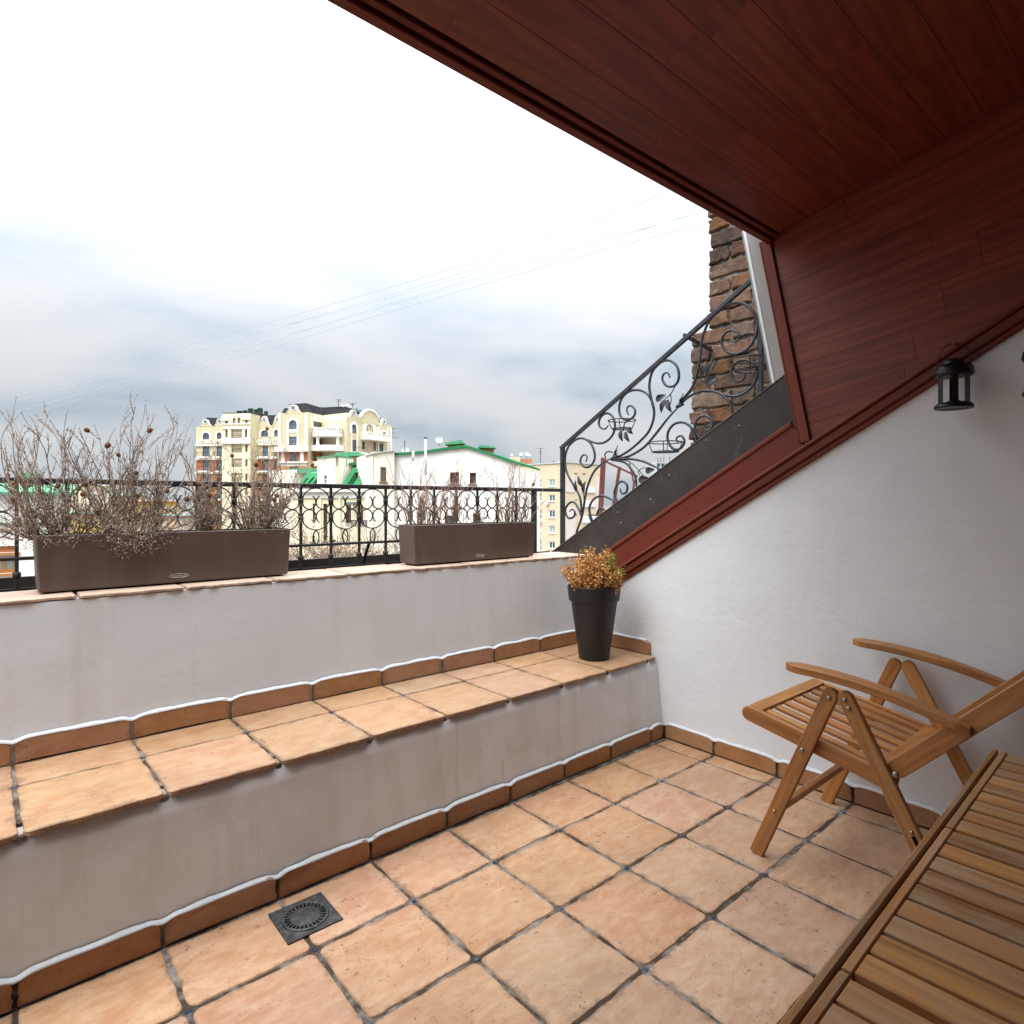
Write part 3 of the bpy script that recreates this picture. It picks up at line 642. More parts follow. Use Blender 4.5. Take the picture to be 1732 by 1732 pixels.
def arc3(c, r, a0, a1, n=14, sx=1.0, sz=1.0): return [Vector((c[0] + r * sx * cos(a0 + (a1 - a0) * i / n), RY, c[1] + r * sz * sin(a0 + (a1 - a0) * i / n))) for i in range(n + 1)]
P2 = 0.1543 / 2; RS = 0.0034
bay = {}
hw = P2 - 0.008
bay['arch_upper'] = [arc3((0, 1.309), hw, 0, pi, 18, 1.0, (1.371 - 1.309) / hw)]
bay['arch_lower'] = [arc3((0, 1.2247), hw, pi, 2 * pi, 18, 1.0, (1.2247 - 1.1645) / hw)]
for nm, sgn in (('scroll', -1), ('scroll2', 1)):
    cx = sgn * hw / 2; r = hw / 2 - 0.001
    up = arc3((cx, 1.3010), r, (pi if sgn < 0 else 0), (2 * pi + 0.55 if sgn < 0 else -pi - 0.55), 16) 
    e = up[-1]; up += [e + Vector((-sgn * -0.004, 0, 0.008)), e + Vector((sgn * 0.012, 0, 0.0125))]
    dn = arc3((cx, 1.2310), r, (pi if sgn < 0 else 0), (-0.55 if sgn < 0 else pi + 0.55), 16)
    e = dn[-1]; dn += [e + Vector((-sgn * -0.004, 0, -0.008)), e + Vector((sgn * 0.012, 0, -0.0125))]
    bay[nm + '_a'] = [up]; bay[nm + '_b'] = [dn]
for sgn in (-1, 1):
    bay['lens%d' % sgn] = [catmull([(0, RY, 1.163), (sgn * 0.011, RY, 1.148), (sgn * 0.0145, RY, 1.125), (sgn * 0.010, RY, 1.103), (0.001 * sgn, RY, 1.092)], 4)]
bay_me = {}
for k_, paths in bay.items():
    o = MB()
    for p in paths: o.tube([Vector(q) - Vector((0, RY, 0)) for q in p], RS, 6)
    ob = o.build('scroll', M['blackiron'], None, True); bay_me[k_] = ob.data; bpy.data.objects.remove(ob)
nm_of = lambda k_: 'arch' if k_.startswith('arch') else ('scroll' if k_.startswith('scroll') else 'lens_bar')
for i, x in enumerate(PX):
    o = bpy.data.objects.new('baluster', post_me); o.matrix_basis = frame((x, RY, 0.9665 + 0.21), UP, (0, 1, 0)); link(o, rail)
    for z in (1.309, 1.2247, 1.0302):
        o = bpy.data.objects.new('collar', col_mesh); o.location = (x, RY, z); link(o, rail)
    if i < len(PX) - 1:
        for k_, me in bay_me.items():
            o = bpy.data.objects.new(nm_of(k_), me); o.location = (x + P2, RY, 0); link(o, rail)
beam('end_post', (-0.157, RY, 0.955), (-0.157, RY, 1.372), 0.030, 0.030, (0, 1, 0), M['blackiron'], rail, 0.003)
for x in (-1.28, -2.96):
    beam('stay', (x, RY + 0.10, 1.083), (x + 0.01, RY + 0.20, 0.95), 0.016, 0.012, (1, 0, 0), M['blackiron'], rail, 0.002)
# dark metal gutter outside the parapet
gut = thing('roof_gutter', (-1.8, 1.05, 0.9), 'dark metal gutter and flashing outside the parapet below the railing', 'gutter')
MB().box((-5.2, 0.866, 0.90), (0.0, 0.945, 0.9655)).build('ledge', M['blackiron'], gut)
MB().box((-5.2, 0.945, 0.86), (-0.02, 1.16, 0.905)).build('trough', M['blackiron'], gut)
MB().box((-5.2, 1.16, 0.86), (-0.02, 1.178, 0.998)).build('outer_lip', M['flash'], gut)
MB().box((-5.2, 0.935, 0.9655), (0.0, 0.943, 0.976)).build('bead', M['blackiron'], gut)

# ---- climbing stair railing beyond the side wall
SX = 0.10
def zp(x, y): return on_x(940 + x * 0.27717, 440 + y * 0.27717, SX)
stair = thing('stair_railing', (SX, 0.92, 1.0), 'tall wrought iron railing with leaf scrolls climbing beside the brick chimney', 'railing')
a, b = zp(30, 1150), zp(1300, 30); d = (b - a).normalized()
beam('top_rail', a, b + d * 0.15, 0.026, 0.022, (0, -d.z, d.y), M['iron'], stair, 0.003)
a = zp(42, 1140); beam('post', (SX, a.y, 0.94), (SX, a.y, a.z + 0.005), 0.028, 0.028, (0, 1, 0), M['iron'], stair, 0.003)
a = zp(1253, 330); c = zp(1253, 830); beam('post', (SX, c.y, c.z - 0.25), (SX, c.y, a.z + 0.12), 0.022, 0.022, (0, 1, 0), M['iron'], stair, 0.003)
a = zp(775, 452); beam('wall_bracket', zp(783, 458), on_x(1203, 592, 0.50), 0.020, 0.016, UP, M['blackiron'], stair, 0.002)
SCR = [
 [(118,1700),(135,1640),(162,1560),(180,1450),(197,1375),(235,1290),(290,1238),(335,1212)],
 [(158,1540),(147,1445),(102,1362),(66,1290),(57,1212),(76,1142),(120,1097),(167,1088),(211,1115),(235,1168),(236,1218),(211,1257),(176,1262),(152,1235),(156,1204),(174,1187),(191,1200),(184,1232)],
 [(196,1098),(250,1117),(300,1110),(342,1074),(361,1018),(350,961),(320,935),(286,945),(263,985),(271,1020),(300,1030),(320,1008)],
 [(160,1570),(138,1515),(110,1476),(76,1490),(59,1530),(75,1571),(105,1571),(118,1545),(104,1520),(84,1534)],
 [(380,1202),(450,1160),(520,1100),(572,1038),(600,950),(590,870),(556,815),(500,792),(441,805),(400,851),(387,910),(401,960),(440,976),(475,955),(485,920),(464,890),(439,896),(435,920),(446,946)],
 [(340,1212),(400,1207),(460,1190),(540,1140),(610,1060),(680,970),(742,902)],
 [(598,905),(580,830),(572,760),(590,682),(640,626),(690,612),(735,640),(752,690),(746,740),(716,770),(675,765),(652,730),(659,696),(685,688),(698,718)],
 [(742,900),(776,848),(831,779),(861,700),(881,600),(890,500),(906,440),(941,365),(1000,300),(1070,265),(1140,262),(1200,310),(1231,380),(1225,450),(1190,520),(1131,565),(1070,570),(1025,536),(1012,490),(1036,445),(1075,428),(1112,446),(1118,480),(1090,500),(1064,488)],
 [(742,900),(800,842),(880,800),(960,800),(1040,825),(1110,828),(1180,790),(1222,730),(1228,670),(1200,625),(1150,610),(1100,626),(1072,675),(1085,725),(1120,740),(1150,720),(1155,690),(1134,684)],
 [(1000,810),(1048,850),(1074,900),(1082,960)],
 [(862,1120),(846,1060),(820,1015),(775,990),(725,1000),(690,1040),(682,1090),(705,1140),(740,1156),(770,1140),(785,1104),(765,1072),(736,1088),(746,1112)],
 [(900,1110),(858,1055),(849,1003),(875,961),(920,950),(955,985),(950,1025),(925,1040),(909,1024),(913,994)],
 [(340,1212),(400,1213),(470,1215),(540,1230),(600,1258),(650,1282)],
 [(345,1220),(390,1226),(432,1242),(470,1290),(490,1340),(492,1400)],
 [(225,1600),(204,1520),(230,1460),(280,1438),(330,1455),(385,1490)],
 [(378,1480),(358,1420),(380,1366),(410,1350),(436,1375),(432,1415),(405,1425),(394,1394)],
 [(250,1560),(262,1524),(285,1515),(305,1535)],
]
for k, pts in enumerate(SCR):
    P = catmull([zp(*q) for q in pts], 5); n = len(P)
    rr = [0.0076 * (0.55 + 0.45 * min(1, (n - 1 - i) / (n * 0.25))) for i in range(n)]
    P = [p + Vector((0.0012 * (k % 3 - 1), 0, 0)) for p in P]
    MB().tube(P, rr, 7).build('scroll', M['iron'], stair, True)
STK = [[(170,1420),(172,1480),(168,1540)], [(735,755),(712,800),(690,830),(668,842)], [(700,812),(705,850),(700,880)], [(790,840),(850,780),(905,735),(950,670),(978,615)], [(895,742),(882,715),(890,680)],
       [(440,975),(415,1010),(412,1045)], [(415,1012),(435,1030),(452,1040)], [(395,1218),(450,1230),(500,1275),(545,1325)], [(512,1310),(505,1290),(530,1268),(560,1272)]]
for pts in STK: MB().tube(catmull([zp(*q) for q in pts], 5), 0.0030, 5).build('stalk', M['iron'], stair, True)
def leaf(x, y, ang, L, w, par=stair, mat_=None):
    # a hammered leaf blade with a folded midrib
    c = zp(x, y); d1 = Vector((0, -cos(ang), sin(ang))); d2 = Vector((0, sin(ang), cos(ang))); n = Vector((-1, 0, 0)); vs = []; fs = []
    N = 8
    for i in range(N + 1):
        t = i / N; ww = w * (sin(pi * t ** 0.75) ** 0.9) * (1 + 0.08 * sin(i * 2.2)); bend = 0.010 * sin(pi * t)
        p = c + d1 * (L * (t - 0.5)) + n * (bend - 0.002)
        vs += [p + d2 * ww + n * 0.005 * sin(pi * t), p, p - d2 * ww + n * 0.005 * sin(pi * t)]
    m = len(vs); vs += [v - n * 0.0022 for v in vs]
    for i in range(N):
        for k in (0, 1): a = i*3+k; fs += [(a, a+1, a+4, a+3), (m+a, m+a+3, m+a+4, m+a+1)]
        fs += [(i*3, (i+1)*3, m+(i+1)*3, m+i*3), (i*3+2, m+i*3+2, m+(i+1)*3+2, (i+1)*3+2)]
    MB().add(vs, fs).build('leaf', mat_ or M['iron'], par, False)
LV = [(125,1380,1.75,.085,.016),(150,1350,2.1,.09,.016),(175,1385,1.35,.085,.016),(640,840,0.35,.075,.020),(655,890,-1.9,.085,.017),(692,890,-1.2,.085,.017),
      (905,660,1.3,.085,.016),(945,662,1.0,.10,.018),(950,735,0.35,.085,.020),(402,1072,-1.4,.075,.017),(436,1078,-1.1,.075,.016),(455,1040,-0.9,.06,.017),(575,1283,0.1,.07,.020),(538,1338,0.1,.085,.024)]
for q in LV: leaf(*q)
for (x, y, s_) in ((352, 1190, 1), (752, 872, 1)):      # leaf sprays where the stems are bound
    for k in range(9):
        a = 0.3 + k * 0.31; L = 0.026 + 0.014 * (k % 3); leaf(x + 18 * cos(a) + k * 4, y - 20 * sin(a) + (k % 2) * 8, 0.2 + a * 0.75, L, 0.0042)
    MB().tube([zp(x - 14, y + 26), zp(x + 24, y + 4)], 0.011, 8).build('binding', M['iron'], stair, True)
    MB().tube(catmull([zp(x - 4, y + 10), zp(x + 12, y - 25), zp(x + 28, y - 62)], 5), [0.004, 0.0035, 0.003, 0.0045, 0.003, 0.0025, 0.004, 0.0025, 0.0035, 0.002, 0.001], 6).build('bud', M['iron'], stair, True)
MB().tube(catmull([zp(305, 1205), zp(300, 1185), zp(318, 1168), zp(345, 1172)], 5), 0.005, 6).build('scroll', M['iron'], stair, True)
def pot_ring(x, y, r, drop, r2):
    c = zp(x, y) + Vector((0.0, 0.0, 0)); g = []
    for rr, dz in ((r, 0.0), (r2, -drop)):
        MB().tube([c + Vector((rr * cos(2*pi*k/28) + r * 0.35, rr * sin(2*pi*k/28), dz)) for k in range(28)], 0.0036, 6, closed=True).build('pot_ring', M['blackiron'], stair, True)
    for k in range(4):
        a = 2*pi*k/4 + 0.5; o = c + Vector((r * 0.35, 0, 0))
        MB().tube([o + Vector((r*cos(a), r*sin(a), 0)), o + Vector((r2*cos(a), r2*sin(a), -drop))], 0.003, 5).build('ring_bar', M['blackiron'], stair, True)
    for k in range(2):
        a = 2*pi*k/4 + 0.5; o = c + Vector((r * 0.35, 0, -drop)); MB().tube([o + Vector((r2*cos(a), r2*sin(a), 0)), o - Vector((r2*cos(a), r2*sin(a), 0))], 0.003, 5).build('ring_bar', M['blackiron'], stair, True)
pot_ring(385, 975, 0.085, 0.052, 0.062); pot_ring(648, 1110, 0.095, 0.055, 0.075); pot_ring(1165, 600, 0.095, 0.055, 0.075); pot_ring(260, 1556, 0.085, 0.05, 0.065)

# ---- rusty steel frame beyond the railing
rs = thing('steel_frame', (1.6, 2.6, 0), 'red oxide painted steel posts and brace standing beyond the stair railing', 'frame')
def rp(x, y, D): return at_d(930 + x * 0.127, 740 + y * 0.127, D)
beam('post', rp(715, 270, 7), rp(672, 1040, 7), 0.055, 0.05, RGT, M['rust'], rs, 0.004)
beam('strut', rp(930, 390, 7.4), rp(840, 960, 7.4), 0.036, 0.03, RGT, M['rust'], rs, 0.003)
beam('brace', rp(700, 300, 7.2), rp(1170, 520, 7.2), 0.022, 0.02, UP, M['rust'], rs, 0.003)
beam('strut', rp(1060, 340, 7.4), rp(1125, 640, 7.4), 0.016, 0.016, RGT, M['rust'], rs, 0.002)
beam('strut', rp(1130, 560, 7.2), rp(1100, 760, 7.2), 0.024, 0.02, RGT, M['rust'], rs, 0.002)

# ================================================================ CHIMNEY
ch = thing('brick_chimney', (0.8, -0.2, 1.2), 'old weathered brown brick chimney stack rising behind the stair railing', 'chimney')
CX = 0.50; crs = 0.097; crn = random.Random(5)
MB().box((CX + 0.016, -0.75, 1.2), (CX + 0.62, 0.172, 2.345)).build('core', M['mortar'], ch)
MB().box((CX + 0.016, -0.75, 2.345), (CX + 0.62, 0.036, 3.9)).build('core', M['mortar'], ch)
def brick(y0, y1, z0, z1, x0=None, x1=None):
    L, h = y1 - y0, z1 - z0
    o = []; n = 5
    for (ax, ay, bx, by) in ((-L/2,-h/2,L/2,-h/2),(L/2,-h/2,L/2,h/2),(L/2,h/2,-L/2,h/2),(-L/2,h/2,-L/2,-h/2)):
        for k in range(n if ax != bx else 3):
            t = k / (n if ax != bx else 3); j = 0.0075
            o.append((ax + (bx-ax)*t + crn.uniform(-j, j), ay + (by-ay)*t + crn.uniform(-j, j)))
    c = Vector((CX + 0.05 + crn.uniform(-0.006, 0.008), (y0+y1)/2, (z0+z1)/2))
    plate('brick', o, 0.10, frame(c, (0, 1, 0), UP) @ Matrix.Rotation(crn.uniform(-.02, .02), 4, 'Z') @ Matrix.Rotation(crn.uniform(-.03, .03), 4, 'Y'), M['brick'], ch, 0.007)
z = 1.295; k = 0
while z < 3.75:
    edge = (0.195 if z + crs * 0.5 < 2.36 else 0.06) + crn.uniform(-0.010, 0.006); y = edge; first = True
    while y > -0.72:
        L = 0.285 if ((k % 2 == 0) == first or crn.random() < 0.35) else 0.150
        if first: L = 0.15 if k % 2 else 0.285
        first = False
        brick(y - L + 0.010, y - 0.007, z + 0.009, z + crs - 0.008); y -= L
    z += crs; k += 1

# ================================================================ PLANTERS
def planter(x0, x1, yf, name, label):
    # tapered box: wider at the rim
    z0, z1 = 0.9765, 1.184; dy = 0.165; tp = 0.010
    o = thing(name, ((x0+x1)/2, yf + dy/2, z0), label, 'planter', 'brown plastic window box planters')
    def ring(z, ins, k): t = (z - z0) / (z1 - z0); e = tp * (t - 1) ; return (x0 - e * 1 + ins, x1 + e - ins, yf - e * 0.6 + ins, yf + dy + e * 0.6 - ins, z)
    vs = []; fs = []; cr_n = 4; r = 0.008
    def loop(xa, xb, ya, yb, z, rr):
        out = []
        for (cx, cy, a0) in ((xa+rr, ya+rr, pi), (xb-rr, ya+rr, 1.5*pi), (xb-rr, yb-rr, 0), (xa+rr, yb-rr, .5*pi)):
            for i in range(cr_n + 1): a = a0 + i/cr_n*pi/2; out.append((cx + rr*cos(a), cy + rr*sin(a), z))
        return out
    L = [loop(*ring(z0 + 0.006, 0.004, 0), r), loop(*ring(z0 + 0.012, 0.0, 0), r), loop(*ring(z1 - 0.002, 0.0, 0), r), loop(*ring(z1, 0.002, 0), r), loop(*ring(z1, 0.009, 0), 0.004), loop(*ring(z1 - 0.03, 0.011, 0), 0.004)]
    n = len(L[0]); vs = [p for l in L for p in l]
    for i in range(len(L)-1):
        for k in range(n): fs.append((i*n+k, i*n+(k+1)%n, (i+1)*n+(k+1)%n, (i+1)*n+k))
    fs.append(tuple(range(n-1, -1, -1)))
    MB().add(vs, fs).build('box', M['planter'], o)
    q = ring(z0, 0.02, 0); MB().box((q[0], q[2], z0 - 0.001), (q[1], q[3], z0 + 0.008)).build('foot', M['black'], o)
    a, b, c, d, _ = ring(z1 - 0.022, 0.011, 0); nx, ny = 40, 8; vs = []; fs = []
    for i in range(nx+1):
        for j in range(ny+1): x = a+(b-a)*i/nx; y = c+(d-c)*j/ny; vs.append((x, y, z1 - 0.022 + 0.012*noise.noise(Vector((x*14, y*14, 3)))))
    for i in range(nx):
        for j in range(ny): k = i*(ny+1)+j; fs.append((k, k+ny+1, k+ny+2, k+1))
    MB().add(vs, fs).build('soil', M['soil'], o, True)
    return o
def logo(par, cx, yf, cz, W):
    # flourished script signature inside an oval ring
    y = yf - 0.0012
    MB().tube([(cx + W*0.5*cos(2*pi*k/40), y, cz + W*0.115*sin(2*pi*k/40)) for k in range(40)], 0.0007, 4, closed=True).build('logo_ring', M['logo'], par)
    cu = bpy.data.curves.new('logo', 'FONT'); cu.body = 'Lechuza'; cu.size = W*0.25; cu.shear = 0.45; cu.align_x = 'CENTER'; cu.align_y = 'CENTER'; cu.offset = 0.0; cu.resolution_u = 3
    to = bpy.data.objects.new('logo_tmp', cu); COL.objects.link(to); bpy.context.view_layer.update()
    me = bpy.data.meshes.new_from_object(to.evaluated_get(bpy.context.evaluated_depsgraph_get())); bpy.data.objects.remove(to)
    me.materials.clear(); me.materials.append(M['logo'])
    o = bpy.data.objects.new('logo_lettering', me); o.matrix_basis = frame((cx, y, cz), (1, 0, 0), UP); link(o, par)
pl1 = planter(-2.736, -1.836, 0.682, 'planter_box', 'long brown planter box at the left full of dense dry shrubs')
pl2 = planter(-1.212, -0.374, 0.668, 'planter_box', 'brown planter box at the right full of thin bare twigs')
def logo_at(par, px, py, yf, W): p = on_y(px, py, yf); logo(par, p.x, yf, p.z, W)
logo_at(pl1, 303, 973.5, 0.688, 0.070); logo_at(pl2, 812, 939.5, 0.674, 0.064)

# ---- dead shrubs in the planters
def shrub(name, base, label, group, seed, n_stem, hgt, spread, lean, leaf_n, mats, heads=0, thick=0.0021, low=0.6, fuzz=1.0, mass=0, mass_r=(0.1, 0.08, 0.08), mass_c=(0, 0, 0.05), rootw=0.35):
    R = random.Random(seed); base = Vector(base); o = thing(name, base, label, 'shrub', group)
    st = MB(); lf = MB(); tips = []; nodes = []
    def blade(p, d, L, w):
        d = d.normalized(); s_ = d.cross(Vector((R.uniform(-1,1), R.uniform(-1,1), R.uniform(-1,1)))).normalized()
        lf.add([p, p + d*L*0.5 + s_*w, p + d*L, p + d*L*0.5 - s_*w], [(0, 1, 2, 3)])
    def branch(p, d, L, r, depth):
        n = max(3, int(L / 0.03)); pts = [p.copy()]; q = p.copy(); dd = d.normalized()
        for i in range(n):
            dd = (dd + Vector((R.gauss(0, .11), R.gauss(0, .11), R.gauss(0.015, .06)))).normalized(); q = q + dd * (L / n); pts.append(q.copy())
        st.tube(pts, [max(0.0005, r * (1 - 0.75 * i / n)) for i in range(n + 1)], 4, caps=False)
        for i in range(1, n + 1):
            t = i / n; nodes.append((pts[i], dd))
            for _ in range(leaf_n if depth else max(1, int(leaf_n * 0.7))):
                if R.random() < fuzz: blade(pts[i] + (pts[i-1]-pts[i]) * R.random(), Vector((R.uniform(-1,1), R.uniform(-1,1), R.uniform(-.2,1))), R.uniform(.003, .0085), R.uniform(.0009, .0020))
        if depth < 2:
            for i in range(1, n):
                if R.random() < (0.62 if depth == 0 else 0.34) * (1.25 - 0.8 * i / n):
                    a = (dd + Vector((R.uniform(-1,1), R.uniform(-1,1), R.uniform(.0, .9)))).normalized()
                    branch(pts[i], a, L * R.uniform(.16, .36) * (1.1 - 0.5*i/n), r * 0.6, depth + 1)
        tips.append((pts[-1], dd))
    for k in range(n_stem):
        a = R.uniform(0, 2*pi); rr = R.random() ** 0.7
        p = base + Vector((rr * spread[0] * rootw * cos(a), rr * spread[1] * 0.35 * sin(a), 0))
        tall = R.random() ** 2.0 if k % 9 else 1.0
        d = Vector((cos(a) * spread[0] * rr * 2.6 * (1 - .55*tall) + lean[0], sin(a) * spread[1] * rr * 2.4 * (1 - .4*tall) + lean[1], (0.22 + 0.85 * tall) if R.random() < low else 1.0))
        branch(p, d, hgt * (0.42 + 0.58 * tall), thick * R.uniform(.7, 1.15), 0)
    for k in range(mass):       # the matted felt of dead leaves low in the bush
        a = Vector((R.gauss(0, 1), R.gauss(0, 1), R.gauss(0, 1)))
        if a.length > 2.0: continue
        p = base + Vector(mass_c) + Vector((a.x * mass_r[0], a.y * mass_r[1], a.z * mass_r[2]))
        if p.z < base.z - 0.09: continue
        for _ in range(5): blade(p + Vector((R.gauss(0, .006), R.gauss(0, .006), R.gauss(0, .006))), Vector((R.uniform(-1,1), R.uniform(-1,1), R.uniform(-1,1))), R.uniform(.004, .011), R.uniform(.0008, .0020))
    st.build('stems', M[mats[0]], o); lf.build('dead_leaves', M[mats[1]], o)
    R.shuffle(tips); hn = 0
    for p, d in tips:
        if hn >= heads: break
        if p.z < base.z + 0.02: continue
        L = R.uniform(.009, .013); q = MB().lathe([(0.0, -L), (L*.55, -L*.75), (L*.82, -L*.1), (L*.75, L*.55), (L*.35, L*.95), (0, L)], p, 10, d.normalized(), d.normalized().orthogonal().normalized())
        q.build('seed_head', M['seed'], o, True); hn += 1
    return o
SG = 'dead shrubs in the planters'
def sp(px, y=0.765, x=None): p = on_y(px, 850, y); return (p.x, y, 1.165)
shrub('dry_shrub', sp(95), 'sprawling dry shrub hanging over the left end of the left planter', SG, 11, 58, 0.48, (0.28, 0.10), (-0.15, -0.07), 4, ('stem', 'dryleaf'), 9, 0.0027, 0.8, 1, 1300, (0.13, 0.05, 0.05), (-0.01, -0.04, 0.06))
shrub('dry_shrub', sp(225), 'tall dry shrub spilling over the front of the left planter', SG, 12, 66, 0.52, (0.26, 0.10), (0.02, -0.08), 4, ('stem', 'dryleaf'), 10, 0.0028, 0.7, 1, 1700, (0.075, 0.05, 0.055), (0.0, -0.065, 0.03))
shrub('dry_shrub', sp(345), 'narrow dry shrub third from the left in the left planter', SG, 13, 32, 0.42, (0.13, 0.08), (0.02, -0.05), 4, ('stem', 'dryleaf'), 5, 0.0026, 0.6, 1, 700, (0.05, 0.035, 0.045), (0, -0.01, 0.05))
shrub('dry_shrub', sp(440), 'dry shrub fanning over the right end of the left planter', SG, 14, 58, 0.44, (0.24, 0.10), (0.12, -0.06), 4, ('stem', 'dryleaf'), 9, 0.0027, 0.75, 1, 1100, (0.085, 0.04, 0.045), (0.02, -0.02, 0.05))
shrub('bare_shrub', sp(712), 'bare twiggy shrub at the left end of the right planter', SG, 21, 34, 0.40, (0.13, 0.08), (-0.03, -0.02), 2, ('twig', 'twig'), 0, 0.0028, 0.35, 0.55, rootw=0.8)
shrub('bare_shrub', sp(765), 'bare twiggy shrub second from the left in the right planter', SG, 22, 26, 0.38, (0.10, 0.07), (0.0, -0.02), 2, ('twig', 'twig'), 0, 0.0027, 0.3, 0.55, rootw=0.8)
shrub('bare_shrub', sp(812), 'short dark matted shrub in the middle of the right planter', SG, 23, 26, 0.14, (0.10, 0.08), (0.0, 0.0), 2, ('stem', 'twig'), 0, 0.0020, 0.7, 1.0)
shrub('bare_shrub', sp(865), 'bare twiggy shrub at the right end of the right planter', SG, 24, 34, 0.41, (0.14, 0.08), (0.08, -0.02), 2, ('twig', 'twig'), 1, 0.0028, 0.35, 0.55, rootw=0.8)
MB().box((-1.985, 0.76, 1.16), (-1.975, 0.763, 1.235)).build('plant_marker', M['rust'], pl1)

# ================================================================ POT WITH BOXWOOD
pc = Vector((-0.300, 0.270, 0.4385))
pot = thing('flower_pot', pc, 'tall tapered black plastic flower pot standing on the bench corner', 'pot')
MB().lathe([(0.0, 0.0), (0.080, 0.0), (0.084, 0.006), (0.1275, 0.315), (0.1285, 0.318), (0.1385, 0.322), (0.1400, 0.328), (0.1475, 0.395), (0.1490, 0.400), (0.1478, 0.403), (0.1410, 0.403), (0.1395, 0.398), (0.135, 0.335)], pc, 56).build('body', M['pot'], pot, True)
MB().lathe([(0.1362, 0.352), (0.08, 0.358), (0.0, 0.362)], pc, 30).build('soil', M['soil'], pot, True)
bx = thing('boxwood_shrub', pc + Vector((0, 0, 0.36)), 'golden dried boxwood bush with a green patch in the black pot', 'shrub')
R = random.Random(3); st = MB(); dry = MB(); grn = MB()
for k in range(150):
    a = R.uniform(0, 2*pi); rr = sqrt(R.random()); b0 = pc + Vector((0.07*rr*cos(a), 0.07*rr*sin(a), 0.355))
    hr = 0.172; top = pc + Vector((hr*rr*cos(a) * R.uniform(.7, 1.22), hr*rr*sin(a) * R.uniform(.7, 1.22), 0.375 + (0.185 - 0.075 * rr**2) * R.uniform(.5, 1.32)))
    mid = (b0 + top) / 2 + Vector((R.gauss(0, .012), R.gauss(0, .012), -0.012*rr)); P = catmull([b0, mid, top], 5); st.tube(P, [0.0016 * (1 - .7*i/10) for i in range(len(P))], 4, caps=False)
    dd = (top - mid).normalized(); green = (top - (pc + Vector((0.090, -0.085, 0.50)))).length < 0.098 or (R.random() < 0.02)
    for i in range(3, len(P)):
        for _ in range(9):
            q = P[i] + Vector((R.gauss(0, .012), R.gauss(0, .012), R.gauss(0, .012))); d_ = (dd * 0.5 + Vector((R.uniform(-1,1), R.uniform(-1,1), R.uniform(-.5, 1)))).normalized()
            L = R.uniform(.009, .017); w = L * R.uniform(.24, .36); s_ = d_.cross(Vector((R.uniform(-1,1), R.uniform(-1,1), R.uniform(-1,1)))).normalized(); n_ = d_.cross(s_)
            (grn if green else dry).add([q, q + d_*L*.35 + s_*w + n_*w*.3, q + d_*L*.8 + s_*w*.6, q + d_*L, q + d_*L*.8 - s_*w*.6, q + d_*L*.35 - s_*w + n_*w*.3], [(0,1,2,3),(0,3,4,5)])
st.build('stems', M['stem'], bx); dry.build('dry_leaves', M['box_dry'], bx); grn.build('green_leaves', M['box_green'], bx)

# ================================================================ LANTERNS
def lantern(c, label, hook_to):
    # c = centre of the base
    o = thing('hanging_lantern', c, label, 'lantern'); c = Vector(c); ml = M['lantern']; k = 1.0
    MB().lathe([(0.0, 0.004), (0.055, 0.004), (0.0615, 0.0), (0.063, 0.004), (0.060, 0.014), (0.054, 0.019), (0.050, 0.021), (0.0, 0.021)], c, 40).build('base', ml, o, True)
    MB().lathe([(0.0, 0.1185), (0.048, 0.1185), (0.058, 0.120), (0.0635, 0.126), (0.0645, 0.131), (0.062, 0.136), (0.0625, 0.142), (0.0605, 0.152), (0.052, 0.160), (0.040, 0.164), (0.034, 0.166), (0.035, 0.170), (0.030, 0.180), (0.018, 0.186), (0.0, 0.188)], c, 40).build('cap', ml, o, True)
    for i in range(6):
        a = 2*pi*i/6 + 0.35; ex = Vector((cos(a), sin(a), 0)); ey = Vector((-sin(a), cos(a), 0))
        MB().obox(c, ex, ey, UP, (0.0475, -0.009, 0.018), (0.0495, 0.009, 0.121)).build('bar', ml, o)
        q = MB().lathe([(0.0, 0.0), (0.0045, 0.0)], c + ex * 0.0612 + UP * 0.149, 8, (ex + UP*.3).normalized(), ey); q.build('vent_hole', M['black'], o)
    MB().lathe([(0.0, 0.019), (0.020, 0.019), (0.020, 0.030), (0.0, 0.030)], c, 20).build('candle_dish', ml, o, True)
    t_ = c + UP * 0.243
    MB().tube(catmull([c + Vector((-0.010, 0.050, 0.150)), c + Vector((-0.008, 0.045, 0.205)), c + Vector((-0.004, 0.026, 0.236)), t_, c + Vector((0.004, -0.026, 0.236)), c + Vector((0.008, -0.045, 0.205)), c + Vector((0.010, -0.050, 0.150))], 5), 0.0022, 6).build('handle', ml, o, True)
    MB().tube([t_ + Vector((-0.006, 0, 0.002)), t_ + Vector((0.0, 0.0, -0.003)), t_ + Vector((0.012, 0.0, 0.002)), Vector(hook_to)], 0.0025, 6).build('hook', M['bolt'], o, True)
    return o
lantern((-0.105, -1.352, 1.652), 'black metal candle lantern hanging by the red side trim', (0.0, -1.352, 1.652 + 0.247))
lantern((-0.105, -1.614, 1.670), 'second black lantern mostly cut off by the right picture edge', (0.0, -1.614, 1.670 + 0.247))

